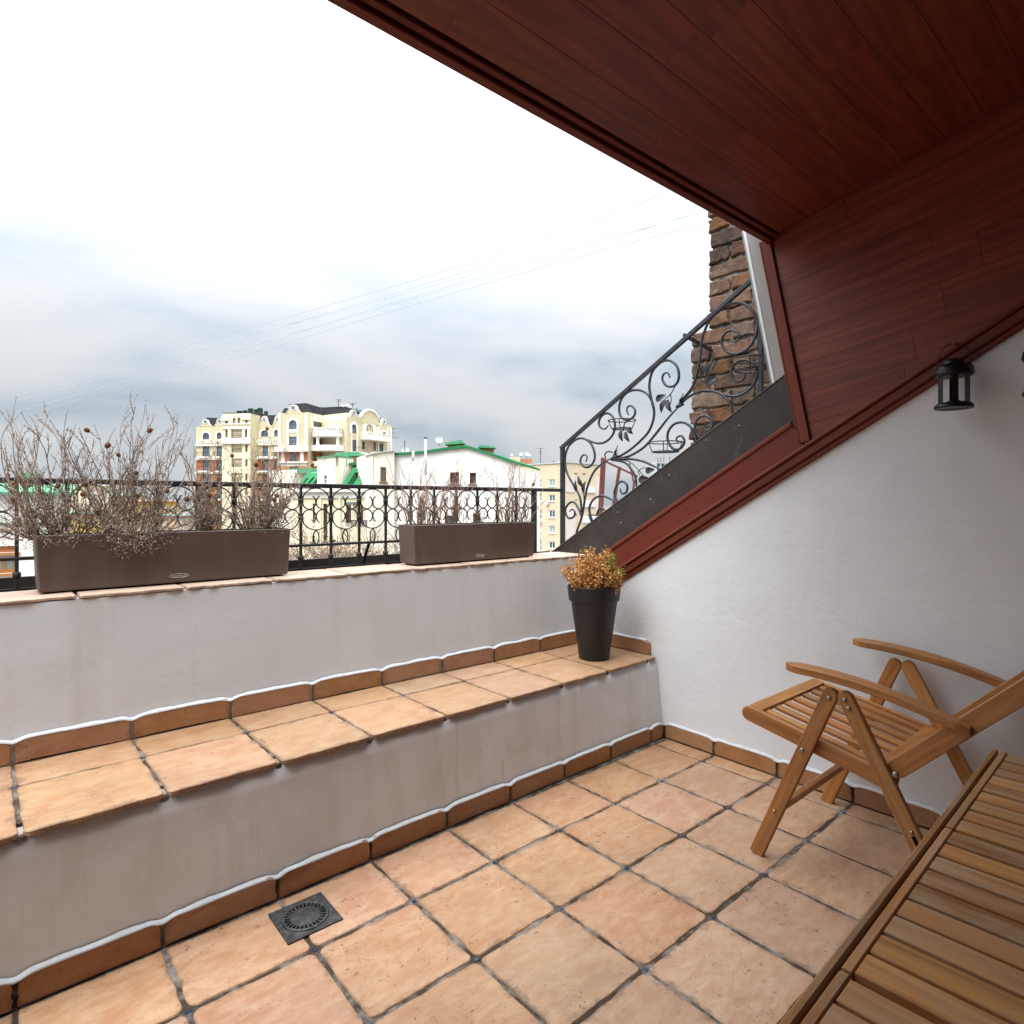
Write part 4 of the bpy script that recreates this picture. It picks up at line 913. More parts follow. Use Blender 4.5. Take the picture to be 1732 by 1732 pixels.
# ================================================================ FOLDING CHAIR
chair = thing('folding_chair', (-0.385, -1.15, 0), 'reclining slatted teak folding chair standing in front of the side wall', 'chair')
CXc = -0.385; TK = M['teak']
def cp(s_, off, y, z): return Vector((CXc + s_ * off, y, z))
def bolt(p, s_, par=chair, r=0.0085, mat_='bolt'):
    MB().lathe([(r, -0.002), (r, 0.002), (r*.75, 0.0045), (0, 0.006)], p, 12, Vector((s_, 0, 0)), Vector((0, 1, 0))).build('bolt', M[mat_], par, True)
WX = (1, 0, 0)
for s_ in (-1, 1):
    LO = 0.302; wd = (0, 1, 0.0)
    beam('front_leg', cp(s_, LO, -0.883, 0.0), cp(s_, LO, -1.157, 0.672), 0.049, 0.022, wd, TK, chair, 0.003, r1=True)
    beam('rear_leg', cp(s_, LO, -1.185, 0.672), cp(s_, LO, -1.530, 0.0), 0.049, 0.022, wd, TK, chair, 0.003, r0=True)
    so = LO - 0.026
    beam('seat_rail', cp(s_, so, -0.815, 0.508), cp(s_, so, -1.340, 0.402), 0.056, 0.022, UP, TK, chair, 0.003, r0=True)
    bo = LO - 0.0245
    beam('back_stile', cp(s_, bo - 0.0, -1.322, 0.437), cp(s_, bo, -1.950, 1.075), 0.056, 0.022, (0, 1, 1), TK, chair, 0.003, r0=True, r1=True)
    # armrest: bowed, wider in the middle, rounded nose
    ar = []; n = 16
    for i in range(n + 1):
        t = i / n; y = -0.992 - 0.545 * t; z = 0.716 - 0.030 * t - 0.052 * t * t + 0.012 * sin(pi * t)
        w = 0.032 * min(1, (sin(min(1, t / 0.10) * pi / 2)) * 1.0 + 0.05) * (1.0 - 0.30 * max(0, t - .35) / .65)
        if i == n: w *= 0.65
        ar.append((Vector((CXc + s_ * (LO - 0.004), y, z)), w))
    vs = []; fs = []; hh = 0.0138
    for c, w in ar:
        b_ = min(0.004, w * 0.4)
        for dx, dz in ((-w+b_, -hh), (w-b_, -hh), (w, -hh+b_), (w, hh-b_), (w-b_, hh), (-w+b_, hh), (-w, hh-b_), (-w, -hh+b_)): vs.append(c + Vector((dx, 0, dz)))
    for i in range(n):
        for k in range(8): fs.append((i*8+k, i*8+(k+1)%8, (i+1)*8+(k+1)%8, (i+1)*8+k))
    fs += [tuple(range(7, -1, -1)), tuple(n*8+k for k in range(8))]
    cen = ar[n//2][0]; Mx = frame(cen, (0, -1, -0.15), (1, 0, 0)); inv = Mx.inverted()
    q = MB(); q.v = [tuple(inv @ Vector(v)) for v in vs]; q.f = fs; q.build('armrest', TK, chair, False, Mx)
    face = LO + 0.011
    bolt(cp(s_, face, -1.146, 0.640), s_); bolt(cp(s_, face, -1.196, 0.645), s_); bolt(cp(s_, face, -1.208, 0.620), s_)
    bolt(cp(s_, face, -1.056, 0.436), s_); bolt(cp(s_, face, -1.3455, 0.448) , s_, r=0.010); bolt(cp(s_, face, -1.390, 0.285), s_, r=0.007); bolt(cp(s_, face, -0.957, 0.186), s_, r=0.006, mat_='brassbolt')
    bolt(cp(s_, LO + 0.012, -1.492, 0.645), s_, r=0.008)
    MB().obox(cp(s_, face, -1.415, 0.235), Vector((s_, 0, 0)), Vector((0, 0.457, 0.889)), Vector((0, 0.889, -0.457)), (0, -0.055, -0.006), (0.001, 0.045, 0.006)).build('slot', M['black'], chair)
sw = 2 * (0.302 - 0.037)
def seatz(y): return 0.520 - (-0.842 - y) * 0.2
Mseat = Vector((0, -1, -0.2)).normalized()
beam('seat_front_slat', (CXc - sw/2, -0.862, seatz(-0.862) + 0.004), (CXc + sw/2, -0.862, seatz(-0.862) + 0.004), 0.050, 0.018, Mseat, TK, chair, 0.002)
beam('seat_rear_slat', (CXc - sw/2, -1.296, seatz(-1.296) + 0.002), (CXc + sw/2, -1.296, seatz(-1.296) + 0.002), 0.060, 0.018, Mseat, TK, chair, 0.002)
ns = 7
for i in range(ns):
    x = CXc - sw/2 + 0.036 + (sw - 0.072) * i / (ns - 1)
    beam('seat_slat', (x, -0.889, seatz(-0.889)), (x, -1.268, seatz(-1.268)), 0.036, 0.014, WX, TK, chair, 0.002)
beam('stretcher', cp(-1, 0.300, -0.975, 0.205), cp(1, 0.300, -0.975, 0.205), 0.040, 0.020, (0, -0.37, 0.93), TK, chair, 0.002)
beam('stretcher', cp(-1, 0.300, -1.46, 0.13), cp(1, 0.300, -1.46, 0.13), 0.040, 0.020, (0, 0.45, 0.89), TK, chair, 0.002)
bd = Vector((0, -0.628, 0.638)).normalized()
for t_, w in ((0.11, 0.05), (0.83, 0.06)):
    c = Vector((CXc, -1.322, 0.437)) + bd * t_; beam('back_rail', c + Vector((-sw/2, 0, 0)), c + Vector((sw/2, 0, 0)), w, 0.018, bd, TK, chair, 0.002)
for i in range(ns):
    x = CXc - sw/2 + 0.036 + (sw - 0.072) * i / (ns - 1); c = Vector((x, -1.322, 0.437))
    beam('back_slat', c + bd * 0.137, c + bd * 0.80, 0.036, 0.014, WX, TK, chair, 0.002)

# ================================================================ TABLE
TZ = 0.64
p0 = on_z(1230 + 1545*.28984, 1240 + 90*.28984, TZ); p1 = on_z(1230 + 290*.28984, 1240 + 1697*.28984, TZ)
ex = (p1 - p0).normalized(); ey = Vector((ex.y, -ex.x, 0)); ey = ey if ey.y < 0 else -ey
tab = thing('slatted_table', (p0.x - 0.75, p0.y - 0.42, 0), 'weathered slatted teak garden table at the lower right', 'table')
TT = M['teak_table']; TLn = 1.72; TW = 0.86
def tp_(s_, v, z=TZ): q = p0 + ex * s_ + ey * v; return Vector((q.x, q.y, z))
trn = random.Random(17)
for v, nm in ((0.0070, 'side_board'), (TW - 0.0070, 'side_board')):
    beam(nm, tp_(0, v, TZ - 0.024), tp_(TLn, v, TZ - 0.024), 0.048, 0.0140, UP, TT, tab, 0.003)
pl_ = 0.5650
for k in range(3):
    s0 = 0.006 + k * pl_ ; s1 = s0 + pl_ - 0.007
    for v in (0.0262, TW - 0.0262): beam('panel_frame', tp_(s0, v, TZ - 0.0150), tp_(s1, v, TZ - 0.0150), 0.030, 0.0150, UP, TT, tab, 0.0022)
    pitch = (s1 - s0) / 9
    for i in range(9):
        s_ = s0 + pitch * (i + 0.5); beam('slat', tp_(s_, 0.0350, TZ - 0.0125 - trn.uniform(0, .0016)), tp_(s_, TW - 0.0350, TZ - 0.0125 - trn.uniform(0, .0016)), pitch - 0.0085, 0.024, ex, TT, tab, 0.0013)
    for v in (0.25, 0.60): beam('batten', tp_(s0 + 0.005, v, TZ - 0.036), tp_(s1 - 0.005, v, TZ - 0.036), 0.04, 0.018, ey, TT, tab, 0.002)
for s_ in (0.05, TLn - 0.05):
    beam('end_apron', tp_(s_, 0.02, TZ - 0.072), tp_(s_, TW - 0.02, TZ - 0.072), 0.06, 0.020, UP, TT, tab, 0.003)
    for v in (0.06, TW - 0.06): beam('leg', tp_(s_, v, 0.0), tp_(s_, v, TZ - 0.044), 0.05, 0.03, ey, TT, tab, 0.004)
# ================================================================ THE CITY BEYOND
GZ = -17.0
t = NT('city_ground', 0.95, 0.1); v = t.coords(); t.col(t.mix(t.ramp(t.noise(v, 0.05, 6, 0.6), 0.4, 0.62), (0.10, 0.09, 0.08), (0.19, 0.175, 0.155))); M['ground'] = t.m
tag(MB().box((-2500, 2.0, GZ - 1), (2500, 4500, GZ)).build('ground', M['ground']), kind='structure')
tag(MB().box((-3000, -3000, GZ - 1.2), (3000, 2.0, GZ - 0.2)).build('ground', M['ground']), kind='structure')
# our own house below the terrace
own = MB().box((-9.0, -3.2, GZ), (4.0, 0.84, -0.13)).build('house_body', M['plaster_side']); tag(own, kind='structure')

def m_wall(name, c, stain=None, amt=0.0, bands=0.0, scale=0.6, grid=None):
    t = NT(name, 0.85, 0.2); v = t.coords()
    k = t.mix(t.ramp(t.noise(v, scale, 6, 0.6), 0.35, 0.68), tuple(x * 0.90 for x in c), c)
    if stain: k = t.mix(t.math('MULTIPLY', t.ramp(t.noise(v, scale * 2.2, 7, 0.68, 0.6), 0.50, 0.68), amt), k, stain)
    if bands:
        sx = t.node('ShaderNodeSeparateXYZ'); t.l.new(v, sx.inputs[0])
        f = t.math('FRACT', t.math('MULTIPLY', sx.outputs[2], 1.0 / bands)); k = t.mix(t.math('MULTIPLY', t.math('LESS_THAN', f, 0.16), 0.38), k, tuple(x * 0.5 for x in c))
    t.col(k); return t.m
M['cream'] = m_wall('cream_render', (0.60, 0.525, 0.35), (0.46, 0.39, 0.25), 0.25)
M['creamlight'] = m_wall('pale_and_lit_cream', (0.76, 0.70, 0.50), (0.58, 0.50, 0.34), 0.25)  # paler cream: puts light into brighter palace faces; own colour of one street house
M['ivory'] = m_wall('ivory_stucco', (0.80, 0.79, 0.73), (0.62, 0.57, 0.50), 0.2)
M['rustic'] = m_wall('banded_brick', (0.44, 0.15, 0.065), (0.33, 0.10, 0.05), 0.4, 0.55)
M['orange'] = m_wall('orange_brick', (0.52, 0.25, 0.095), (0.40, 0.18, 0.07), 0.4, 0.55)
M['slate'] = m_wall('dark_slate', (0.040, 0.040, 0.045), (0.07, 0.07, 0.075), 0.5, 0.0, 1.5)
M['whitewash'] = m_wall('old_whitewash', (0.80, 0.785, 0.745), (0.55, 0.48, 0.38), 0.60, 0.0, 0.5)
M['oldcream'] = m_wall('old_cream', (0.80, 0.76, 0.64), (0.52, 0.36, 0.25), 0.45, 0.0, 0.7)
M['facadecream'] = m_wall('facade_cream', (0.80, 0.73, 0.52), (0.62, 0.54, 0.37), 0.25, 0.0, 0.5)
M['green'] = m_wall('green_sheet_roof', (0.028, 0.19, 0.07), (0.02, 0.12, 0.05), 0.4, 0.42, 0.8)
M['greenlight'] = m_wall('green_edge', (0.018, 0.17, 0.06), (0.06, 0.24, 0.13), 0.3, 0.0, 1.0)
M['greenpale'] = m_wall('faded_green_roof', (0.09, 0.30, 0.17), (0.22, 0.40, 0.30), 0.5, 0.0, 1.0)
M['bbrick'] = m_wall('beige_brick', (0.64, 0.54, 0.39), (0.53, 0.43, 0.30), 0.35, 0.30, 0.6)
M['pinkwall'] = m_wall('pink_insulation', (0.66, 0.57, 0.55), (0.60, 0.52, 0.50), 0.3, 0.0, 0.4)
M['redbrick'] = m_wall('chimney_brick', (0.34, 0.16, 0.09), (0.24, 0.10, 0.06), 0.5, 0.16, 1.5)
M['yellow'] = m_wall('yellow_render', (0.66, 0.43, 0.11), (0.52, 0.32, 0.09), 0.3)
M['peach'] = m_wall('peach_render', (0.66, 0.46, 0.32), (0.52, 0.36, 0.26), 0.3)
M['frame_w'] = m_plain('white_window_frame', (0.66, 0.67, 0.67), 0.5); M['frame_b'] = m_plain('brown_window_frame', (0.13, 0.055, 0.030), 0.5)
M['frame_o'] = m_plain('orange_window_frame', (0.40, 0.16, 0.045), 0.5)
t = NT('window_glass', 0.08, 0.6); g = t.rnd(); t.col(t.mix(t.ramp(g, 0.25, 0.8), (0.025, 0.045, 0.055), (0.10, 0.17, 0.19))); M['glass'] = t.m
t = NT('blue_window_glass', 0.06, 0.8); g = t.rnd(); t.col(t.mix(t.ramp(g, 0.2, 0.8), (0.06, 0.14, 0.22), (0.12, 0.26, 0.36))); M['glassblue'] = t.m
M['curtain'] = m_plain('curtained_glass', (0.28, 0.36, 0.33), 0.3, 0.5)
M['tank'] = m_plain('green_tank', (0.10, 0.16, 0.155), 0.5, 0.4); M['dish'] = m_plain('dish_grey', (0.42, 0.47, 0.48), 0.5, 0.3)
M['dark_recess'] = m_plain('loggia_shade', (0.26, 0.21, 0.13), 0.8)

class Fac:
    # a vertical facade through two sighted corners at given depths
    def __init__(s, pa, Da, pb, Db):
        s.a = at_d(pa, HOR, Da); b = at_d(pb, HOR, Db); s.e = (b - s.a).normalized(); s.L = (b - s.a).length
        s.n = Vector((s.e.y, -s.e.x, 0)); s.n = s.n if s.n.dot(CAM - s.a) > 0 else -s.n
    def hit(s, px, py): d = ray(px, py); return CAM + d * ((s.a - CAM).dot(s.n) / d.dot(s.n))
    def u(s, px): return (s.hit(px, HOR) - s.a).dot(s.e)
    def z(s, px, py): return s.hit(px, py).z
    def r(s, x0, x1, y0, y1): xm = (x0 + x1) / 2; return (s.u(x0), s.u(x1), s.z(xm, y1), s.z(xm, y0))      # u0,u1,z0,z1
    def pt(s, u, z, d): p = s.a + s.e * u + s.n * d; return Vector((p.x, p.y, z))
    def box(s, mb, u0, u1, z0, z1, d0, d1): return mb.obox(Vector((s.a.x, s.a.y, 0)), s.e, s.n, UP, (u0, d0, z0), (u1, d1, z1))
    def poly(s, mb, pts, d0, d1): return mb.prism(pts, Vector((s.a.x, s.a.y, 0)), s.e, UP, s.n, d0, d1)
    def pp(s, px, py): return (s.u(px), s.z(px, py))
def arch_pts(u0, u1, zs, n=8): c = (u0+u1)/2; r = (u1-u0)/2; return [(c + r*cos(pi*i/n), zs + r*sin(pi*i/n)) for i in range(n+1)]   # right to left
def wall_sheet(f, u0, u1, z0, z1, holes, mat_, par, name='wall', d=0.0):
    us = sorted({u0, u1, *[h[0] for h in holes], *[h[1] for h in holes]}); zz = sorted({z0, z1, *[h[2] for h in holes], *[h[3] for h in holes]})
    us = [u for u in us if u0 - 1e-6 <= u <= u1 + 1e-6]; zz = [z for z in zz if z0 - 1e-6 <= z <= z1 + 1e-6]; mb = MB()
    for i in range(len(us)-1):
        for j in range(len(zz)-1):
            cu, cz = (us[i]+us[i+1])/2, (zz[j]+zz[j+1])/2
            if any(h[0] < cu < h[1] and h[2] < cz < h[3] for h in holes): continue
            mb.add([f.pt(us[i], zz[j], d), f.pt(us[i+1], zz[j], d), f.pt(us[i+1], zz[j+1], d), f.pt(us[i], zz[j+1], d)], [(0, 1, 2, 3)])
    for h in holes:
        if len(h) > 4 and h[4]:
            zs = h[3] - (h[1]-h[0])/2; A = arch_pts(h[0], h[1], zs); m = len(A)//2
            mb.add([f.pt(*p, d) for p in [(h[1], h[3])] + A[m::-1]], [tuple(range(m+2))]); mb.add([f.pt(*p, d) for p in [(h[0], h[3])] + A[:m-1:-1]], [tuple(range(m+2))])
    return mb.build(name, mat_, par)
def window(f, h, par, frame_m='frame_w', glass='glass', sur=0.0, sur_m='ivory', rec=0.22, bars=(2, 1), fw=0.09, sill=True, d=0.0):
    u0, u1, z0, z1 = h[:4]; ar = len(h) > 4 and h[4]; zs = z1 - (u1-u0)/2 if ar else z1; mb = MB()
    f.box(mb, u0, u0+fw, z0, zs, d-rec, d-rec+0.12); f.box(mb, u1-fw, u1, z0, zs, d-rec, d-rec+0.12); f.box(mb, u0+fw, u1-fw, z0, z0+fw, d-rec, d-rec+0.12)
    if ar:
        A = arch_pts(u0, u1, zs, 10); B = arch_pts(u0+fw, u1-fw, zs, 10)
        for i in range(10): f.poly(mb, [A[i], A[i+1], B[i+1], B[i]], d-rec, d-rec+0.12)
    else: f.box(mb, u0+fw, u1-fw, z1-fw, z1, d-rec, d-rec+0.12)
    for i in range(1, bars[0]): c = u0 + (u1-u0)*i/bars[0]; f.box(mb, c-fw*.4, c+fw*.4, z0+fw, (zs + (u1-u0)*0.45) if ar else z1-fw, d-rec+0.02, d-rec+0.11)
    for i in range(1, bars[1] + 0): c = z0 + (zs-z0)*(0.0 + i/bars[1]) if not ar else zs; f.box(mb, u0+fw, u1-fw, c-fw*.35, c+fw*.35, d-rec+0.02, d-rec+0.105)
    # reveals
    for (a, b) in ((u0-0.02, u0), (u1, u1+0.02)): f.box(mb, a, b, z0, zs, d-rec, d-0.002)
    f.box(mb, u0, u1, z0-0.02, z0, d-rec, d-0.002)
    if not ar: f.box(mb, u0, u1, z1, z1+0.02, d-rec, d-0.002)
    w = mb.build('window', M[frame_m], par); mb = MB(); g_ = d - rec + 0.04
    pts = [(u0, z0), (u1, z0)] + (arch_pts(u0, u1, zs) if ar else [(u1, z1), (u0, z1)])
    mb.add([f.pt(*p, g_) for p in pts], [tuple(range(len(pts)))]); mb.build('pane', M[glass], w)
    if sur:
        mb = MB(); q = sur
        f.box(mb, u0-q, u0, z0-q*.3, zs, d+0.003, d+0.09); f.box(mb, u1, u1+q, z0-q*.3, zs, d+0.003, d+0.09)
        if ar:
            A = arch_pts(u0-q, u1+q, zs, 12); B = arch_pts(u0, u1, zs, 12)
            for i in range(12): f.poly(mb, [A[i], A[i+1], B[i+1], B[i]], d+0.003, d+0.09)
        else: f.box(mb, u0-q, u1+q, z1, z1+q, d+0.003, d+0.09)
        mb.build('surround', M[sur_m], w)
    elif sill:
        mb = MB(); f.box(mb, u0-0.08, u1+0.08, z0-0.10, z0-0.02, d+0.003, d+0.14); mb.build('sill', M[frame_m], w)
    return w
def fbox(f, par, name, m_, x0, x1, y0, y1, d0, d1):
    u0, u1, z0, z1 = f.r(x0, x1, y0, y1); mb = MB(); f.box(mb, u0, u1, z0, z1, d0, d1); return mb.build(name, M[m_], par)
def body(f, par, m_, u0, u1, z0, z1, depth, name='wall_block'):
    mb = MB(); f.box(mb, u0, u1, z0, z1, -depth, -0.35); return mb.build(name, M[m_], par)
def ends(f, par, m_, u0, u1, z0, z1):
    mb = MB(); f.box(mb, u0 - 0.004, u0, z0, z1, -0.36, 0); f.box(mb, u1, u1 + 0.004, z0, z1, -0.36, 0); f.box(mb, u0, u1, z1 - 0.002, z1 + 0.03, -0.36, 0); return mb.build('wall_edge', M[m_], par)
def ogee(f, par, px, top, base_y, halfw, m_='cream', oculus=True, rad=3.2, d=0.0):
    # curved gable with a round window
    c, zt = f.pp(px, top); zb = f.z(px, base_y); hw_ = abs(f.u(px + halfw) - f.u(px - halfw)) / 2; H = zt - zb; P = []
    prof = [(1, 0), (.86, .10), (.70, .26), (.62, .42), (.52, .52), (.50, .66), (.42, .82), (.26, .95), (0, 1.0)]
    P = [(c + a*hw_, zb + b*H) for a, b in prof] + [(c - a*hw_, zb + b*H) for a, b in prof[-2::-1]]
    mb = MB(); f.poly(mb, P, d-0.5, d+0.02); g = mb.build('gable', M[m_], par)
    mb = MB(); Q = [(c + (p[0]-c)*1.07, zb + (p[1]-zb)*1.06) for p in P]
    for i in range(len(P)-1): f.poly(mb, [P[i], Q[i], Q[i+1], P[i+1]], d-0.45, d+0.12)
    mb.build('gable_coping', M['ivory'], g)
    if oculus:
        r = abs(f.u(px+rad) - f.u(px-rad))/2; zc = zb + H*0.66; o = f.pt(c, zc, d)
        mb = MB().lathe([(r*1.25, 0.03), (r*1.25, 0.12), (r*.95, 0.12), (r*.95, 0.05)], o, 20, f.n, f.e); mb.build('oculus_ring', M['ivory'], g)
        MB().lathe([(r, 0.06), (0, 0.06)], o, 20, f.n, f.e).build('oculus_pane', M['glassblue'], g)
    return g
def rail_iron(f, par, x0, x1, y0, y1, d, n=10):
    u0, u1, z0, z1 = f.r(x0, x1, y0, y1); mb = MB(); f.box(mb, u0, u1, z1-0.06, z1, d-0.03, d+0.03)
    for i in range(n+1): c = u0+(u1-u0)*i/n; f.box(mb, c-0.02, c+0.02, z0, z1-0.06, d-0.02, d+0.02)
    return mb.build('balcony_rail', M['blackiron'], par)
def balustrade(f, par, x0, x1, y0, y1, d):
    u0, u1, z0, z1 = f.r(x0, x1, y0, y1); mb = MB(); H = z1-z0; n = max(3, int((u1-u0)/0.55))
    f.box(mb, u0, u1, z1-H*.22, z1, d-0.16, d+0.16); f.box(mb, u0, u1, z0, z0+H*.18, d-0.16, d+0.16)
    for i in range(n+1): c = u0+(u1-u0)*i/n; w = 0.13 if i % 4 else 0.24; f.box(mb, c-w, c+w, z0+H*.18, z1-H*.22, d-0.11, d+0.11)
    return mb.build('balustrade', M['ivory'], par)
def dish(par, px, py, D, r_px, az=0.4):
    c = at_d(px, py, D); r = r_px * D / FOC; n = (-FWD * cos(az) + RGT * sin(az) * 0.8 + UP * 0.35).normalized()
    o = MB().lathe([(r, 0.0), (r*.8, -r*.12), (r*.4, -r*.22), (0, -r*.26)], c, 18, n, n.orthogonal().normalized()).build('satellite_dish', M['dish'], par, True)
    MB().tube([c - n*r*.2, c - n*r*.3 - UP*r*1.6], 0.03 * D / 60, 5).build('dish_mast', M['blackiron'], par); return o
def antenna(par, px, y0, y1, D, arms=((0.1, 6), (0.3, 4))):
    s_ = D / FOC; mb = MB().tube([at_d(px, y1, D), at_d(px, y0, D)], 0.55 * s_, 5)
    for t_, w in arms: p = at_d(px, y0 + (y1-y0)*t_, D); mb.tube([p - RGT*w*s_, p + RGT*w*s_], 0.35 * s_, 4)
    return mb.build('antenna', M['blackiron'], par)

# ---------------------------------------------------------------- 1. the big cream apartment palace
def X3(x): return 320 + x * 0.10393
def Y3(y): return 670 + y * 0.10393
def X4(x): return 460 + x * 0.12702
def Y4(y): return 670 + y * 0.12702
B1 = thing('apartment_palace', at_d(495, HOR, 142) * 1.0 - UP * (1.3 - GZ), 'ornate cream apartment building with curved gables and arched windows at the left', 'building')
# left wing
f = Fac(332, 144, 474, 141)
row = lambda y: Y3(y)
H = []
for (x0, x1, y0, y1) in ((222, 330, 595, 705), (452, 530, 590, 695), (1170, 1290, 555, 660), (1385, 1460, 545, 655)): H.append((*f.r(X3(x0), X3(x1), Y3(y0), Y3(y1)), True))
for k in range(7):          # storeys below
    dy = k * 228
    for (x0, x1) in ((220, 330), (450, 540), (1195, 1285), (1385, 1455)): H.append(f.r(X3(x0), X3(x1), Y3(815 + dy), Y3(990 + dy)))
u0, u1 = 0, f.L; zt = f.z(400, 721); zm = f.z(400, Y3(1035)); zo = f.z(400, Y3(1260))
def sub(hs, a, b): return [h for h in hs if h[2] >= a - 0.01 and h[3] <= b + 0.01]
cutA, cutB = zm, zo
def split_wall(f, u0, u1, levels, mats, H, par):
    for (zb, zt_), m_ in zip(zip(levels, levels[1:]), mats):
        hs = [(h[0], h[1], max(h[2], zb), min(h[3], zt_), *(h[4:])) for h in H if h[3] > zb + 0.02 and h[2] < zt_ - 0.02 and h[0] < u1 and h[1] > u0]
        hs = [h if abs(h[3] - next(q[3] for q in H if q[0] == h[0] and q[3] >= h[3] - 1e-6 and q[2] <= h[2] + 1e-6)) < 1e-6 else (*h[:4], False) for h in hs]
        wall_sheet(f, u0, u1, zb, zt_, hs, M[m_], par)
split_wall(f, 0, f.L, [GZ, zo, zm, zt], ['orange', 'rustic', 'cream'], H, B1)
for h in H: window(f, h, B1, 'frame_b', 'glassblue', 0.38 if len(h) > 4 else 0.0, bars=(3, 2), sill=False, fw=0.11)
body(f, B1, 'cream', 0, f.L, GZ, zt, 16); ends(f, B1, 'cream', 0, f.L, GZ, zt)
for (px, top) in ((347.5, 710), (371.5, 708.5), (447, 704.5), (469.5, 703.5)): ogee(f, B1, px, top, 721.3, 9.5, rad=2.7)
for (a, b) in ((345, 376), (437, 474)):
    q = [f.pp(a, 722), f.pp(b, 722), f.pp(b - 1.5, 701 if a > 400 else 707), f.pp(a + 1.5, 702 if a > 400 else 705.5)]; mb = MB(); f.poly(mb, q, -6.0, -0.55); mb.build('roof', M['slate'], B1)
for k, y in enumerate((772, 1000, 1228, 1456)): fbox(f, B1, 'cornice', 'ivory', 332, 474, Y3(y + 6), Y3(y + 34), 0.004, 0.45)
for (a, b) in ((155, 400), (425, 545), (1120, 1330), (1345, 1458)): balustrade(f, B1, X3(a), X3(b), Y3(712), Y3(772), 0.40)
for k in range(5):
    for (a, b) in ((165, 345), (430, 545), (1150, 1320), (1375, 1456)):
        fbox(f, B1, 'balcony_slab', 'ivory', X3(a), X3(b), Y3(988 + k*228), Y3(1012 + k*228), 0.004, 1.1); rail_iron(f, B1, X3(a), X3(b), Y3(915 + k*228), Y3(988 + k*228), 1.05, 9)
# projecting tower bay of the left wing
g = Fac(375.5, 140.5, 424, 140); g2 = Fac(424, 140, 441, 142.4)
H = [(*g.r(X3(710), X3(755), Y3(350), Y3(440)), True), (*g.r(X3(787), X3(835), Y3(347), Y3(438)), True), g.r(X3(588), X3(628), Y3(402), Y3(447)), g.r(X3(915), X3(950), Y3(390), Y3(435)),
     (*g.r(X3(912), X3(946), Y3(545), Y3(670)), True), (*g.r(X3(590), X3(625), Y3(545), Y3(672)), True)]
LG = []
for k in range(6): LG.append(g.r(X3(688), X3(860), Y3(545 + k*235), Y3(685 + k*235))); H.append(g.r(X3(914), X3(950), Y3(790 + k*235), Y3(905 + k*235)))
ztop = g.z(400, 699.5)
wall_sheet(g, 0, g.L, GZ, ztop, H + LG, M['creamlight'], B1); wall_sheet(g2, 0, g2.L, GZ, g2.z(432, 702), [], M['cream'], B1)
for h in H: window(g, h, B1, 'frame_b', 'glassblue' if len(h) < 5 else 'glass', 0.0, bars=(2, 1), sill=False, fw=0.08, rec=0.4)
for h in LG:
    mb = MB(); g.box(mb, h[0], h[1], h[2], h[3], -1.4, -1.3); lg = mb.build('loggia_back', M['dark_recess'], B1)
    mb = MB(); w_ = (h[1]-h[0])
    for a in (0.05, 0.72): g.box(mb, h[0]+w_*a, h[0]+w_*(a+.22), h[2], h[2]+(h[3]-h[2])*.72, -1.3, -1.25)
    mb.build('loggia_door', M['glass'], lg); mb = MB(); g.box(mb, h[0], h[1], h[2], h[2]+0.95, -0.10, -0.04); 
    mb = MB(); n_ = 9; g.box(mb, h[0], h[1], h[2]+0.95, h[2]+1.02, -0.1, -0.03)
    for i in range(n_+1): c = h[0]+w_*i/n_; g.box(mb, c-.02, c+.02, h[2], h[2]+.95, -0.09, -0.05)
    mb.build('balcony_rail', M['blackiron'], lg)
body(g, B1, 'cream', 0, g.L, GZ, ztop, 6)
for (y0, y1, d1) in ((320, 395, 0.35), (448, 462, 0.25), (690, 775, 0.6), (520, 535, 0.25)): fbox(g, B1, 'cornice', 'ivory', 375.5, 424, Y3(y0), Y3(y1), 0.004, d1) if y0 != 320 else (fbox(g, B1, 'cornice', 'ivory', X3(540), X3(640), Y3(320), Y3(400), 0.004, d1), fbox(g, B1, 'cornice', 'ivory', X3(855), X3(1000), Y3(315), Y3(385), 0.004, d1))
for (x0, x1, y0, y1) in ((875, 905, 535, 690), (955, 990, 535, 690), (640, 680, 540, 690), (985, 1060, 790, 1400)): fbox(g, B1, 'pilaster', 'ivory' if y0 < 600 else 'creamlight', X3(x0), X3(min(x1, 1000)), Y3(y0), Y3(y1), 0.004, 0.22)
for (px, w, y) in ((405, 4.4, 694), (414.5, 3.8, 693.5), (424, 4.4, 691.5), (433, 3.4, 692.5), (440, 4.4, 691), (450, 3.2, 694.5)):
    c = at_d(px, 700, 146); r = w*146/FOC; MB().lathe([(r, 0), (r, (700-y)*146/FOC*1.4), (r*1.06, (700-y)*146/FOC*1.4), (r*.8, (700-y)*146/FOC*1.7), (0, (700-y)*146/FOC*1.75)], (c.x, c.y, c.z - 0.6), 14).build('roof_tank', M['tank'], B1, True)
mb = MB(); h_ = Fac(376, 143, 440, 143); h_.box(mb, *h_.r(376, 440, 698, 712), -4, 0.0); mb.build('tower_roof', M['slate'], B1)
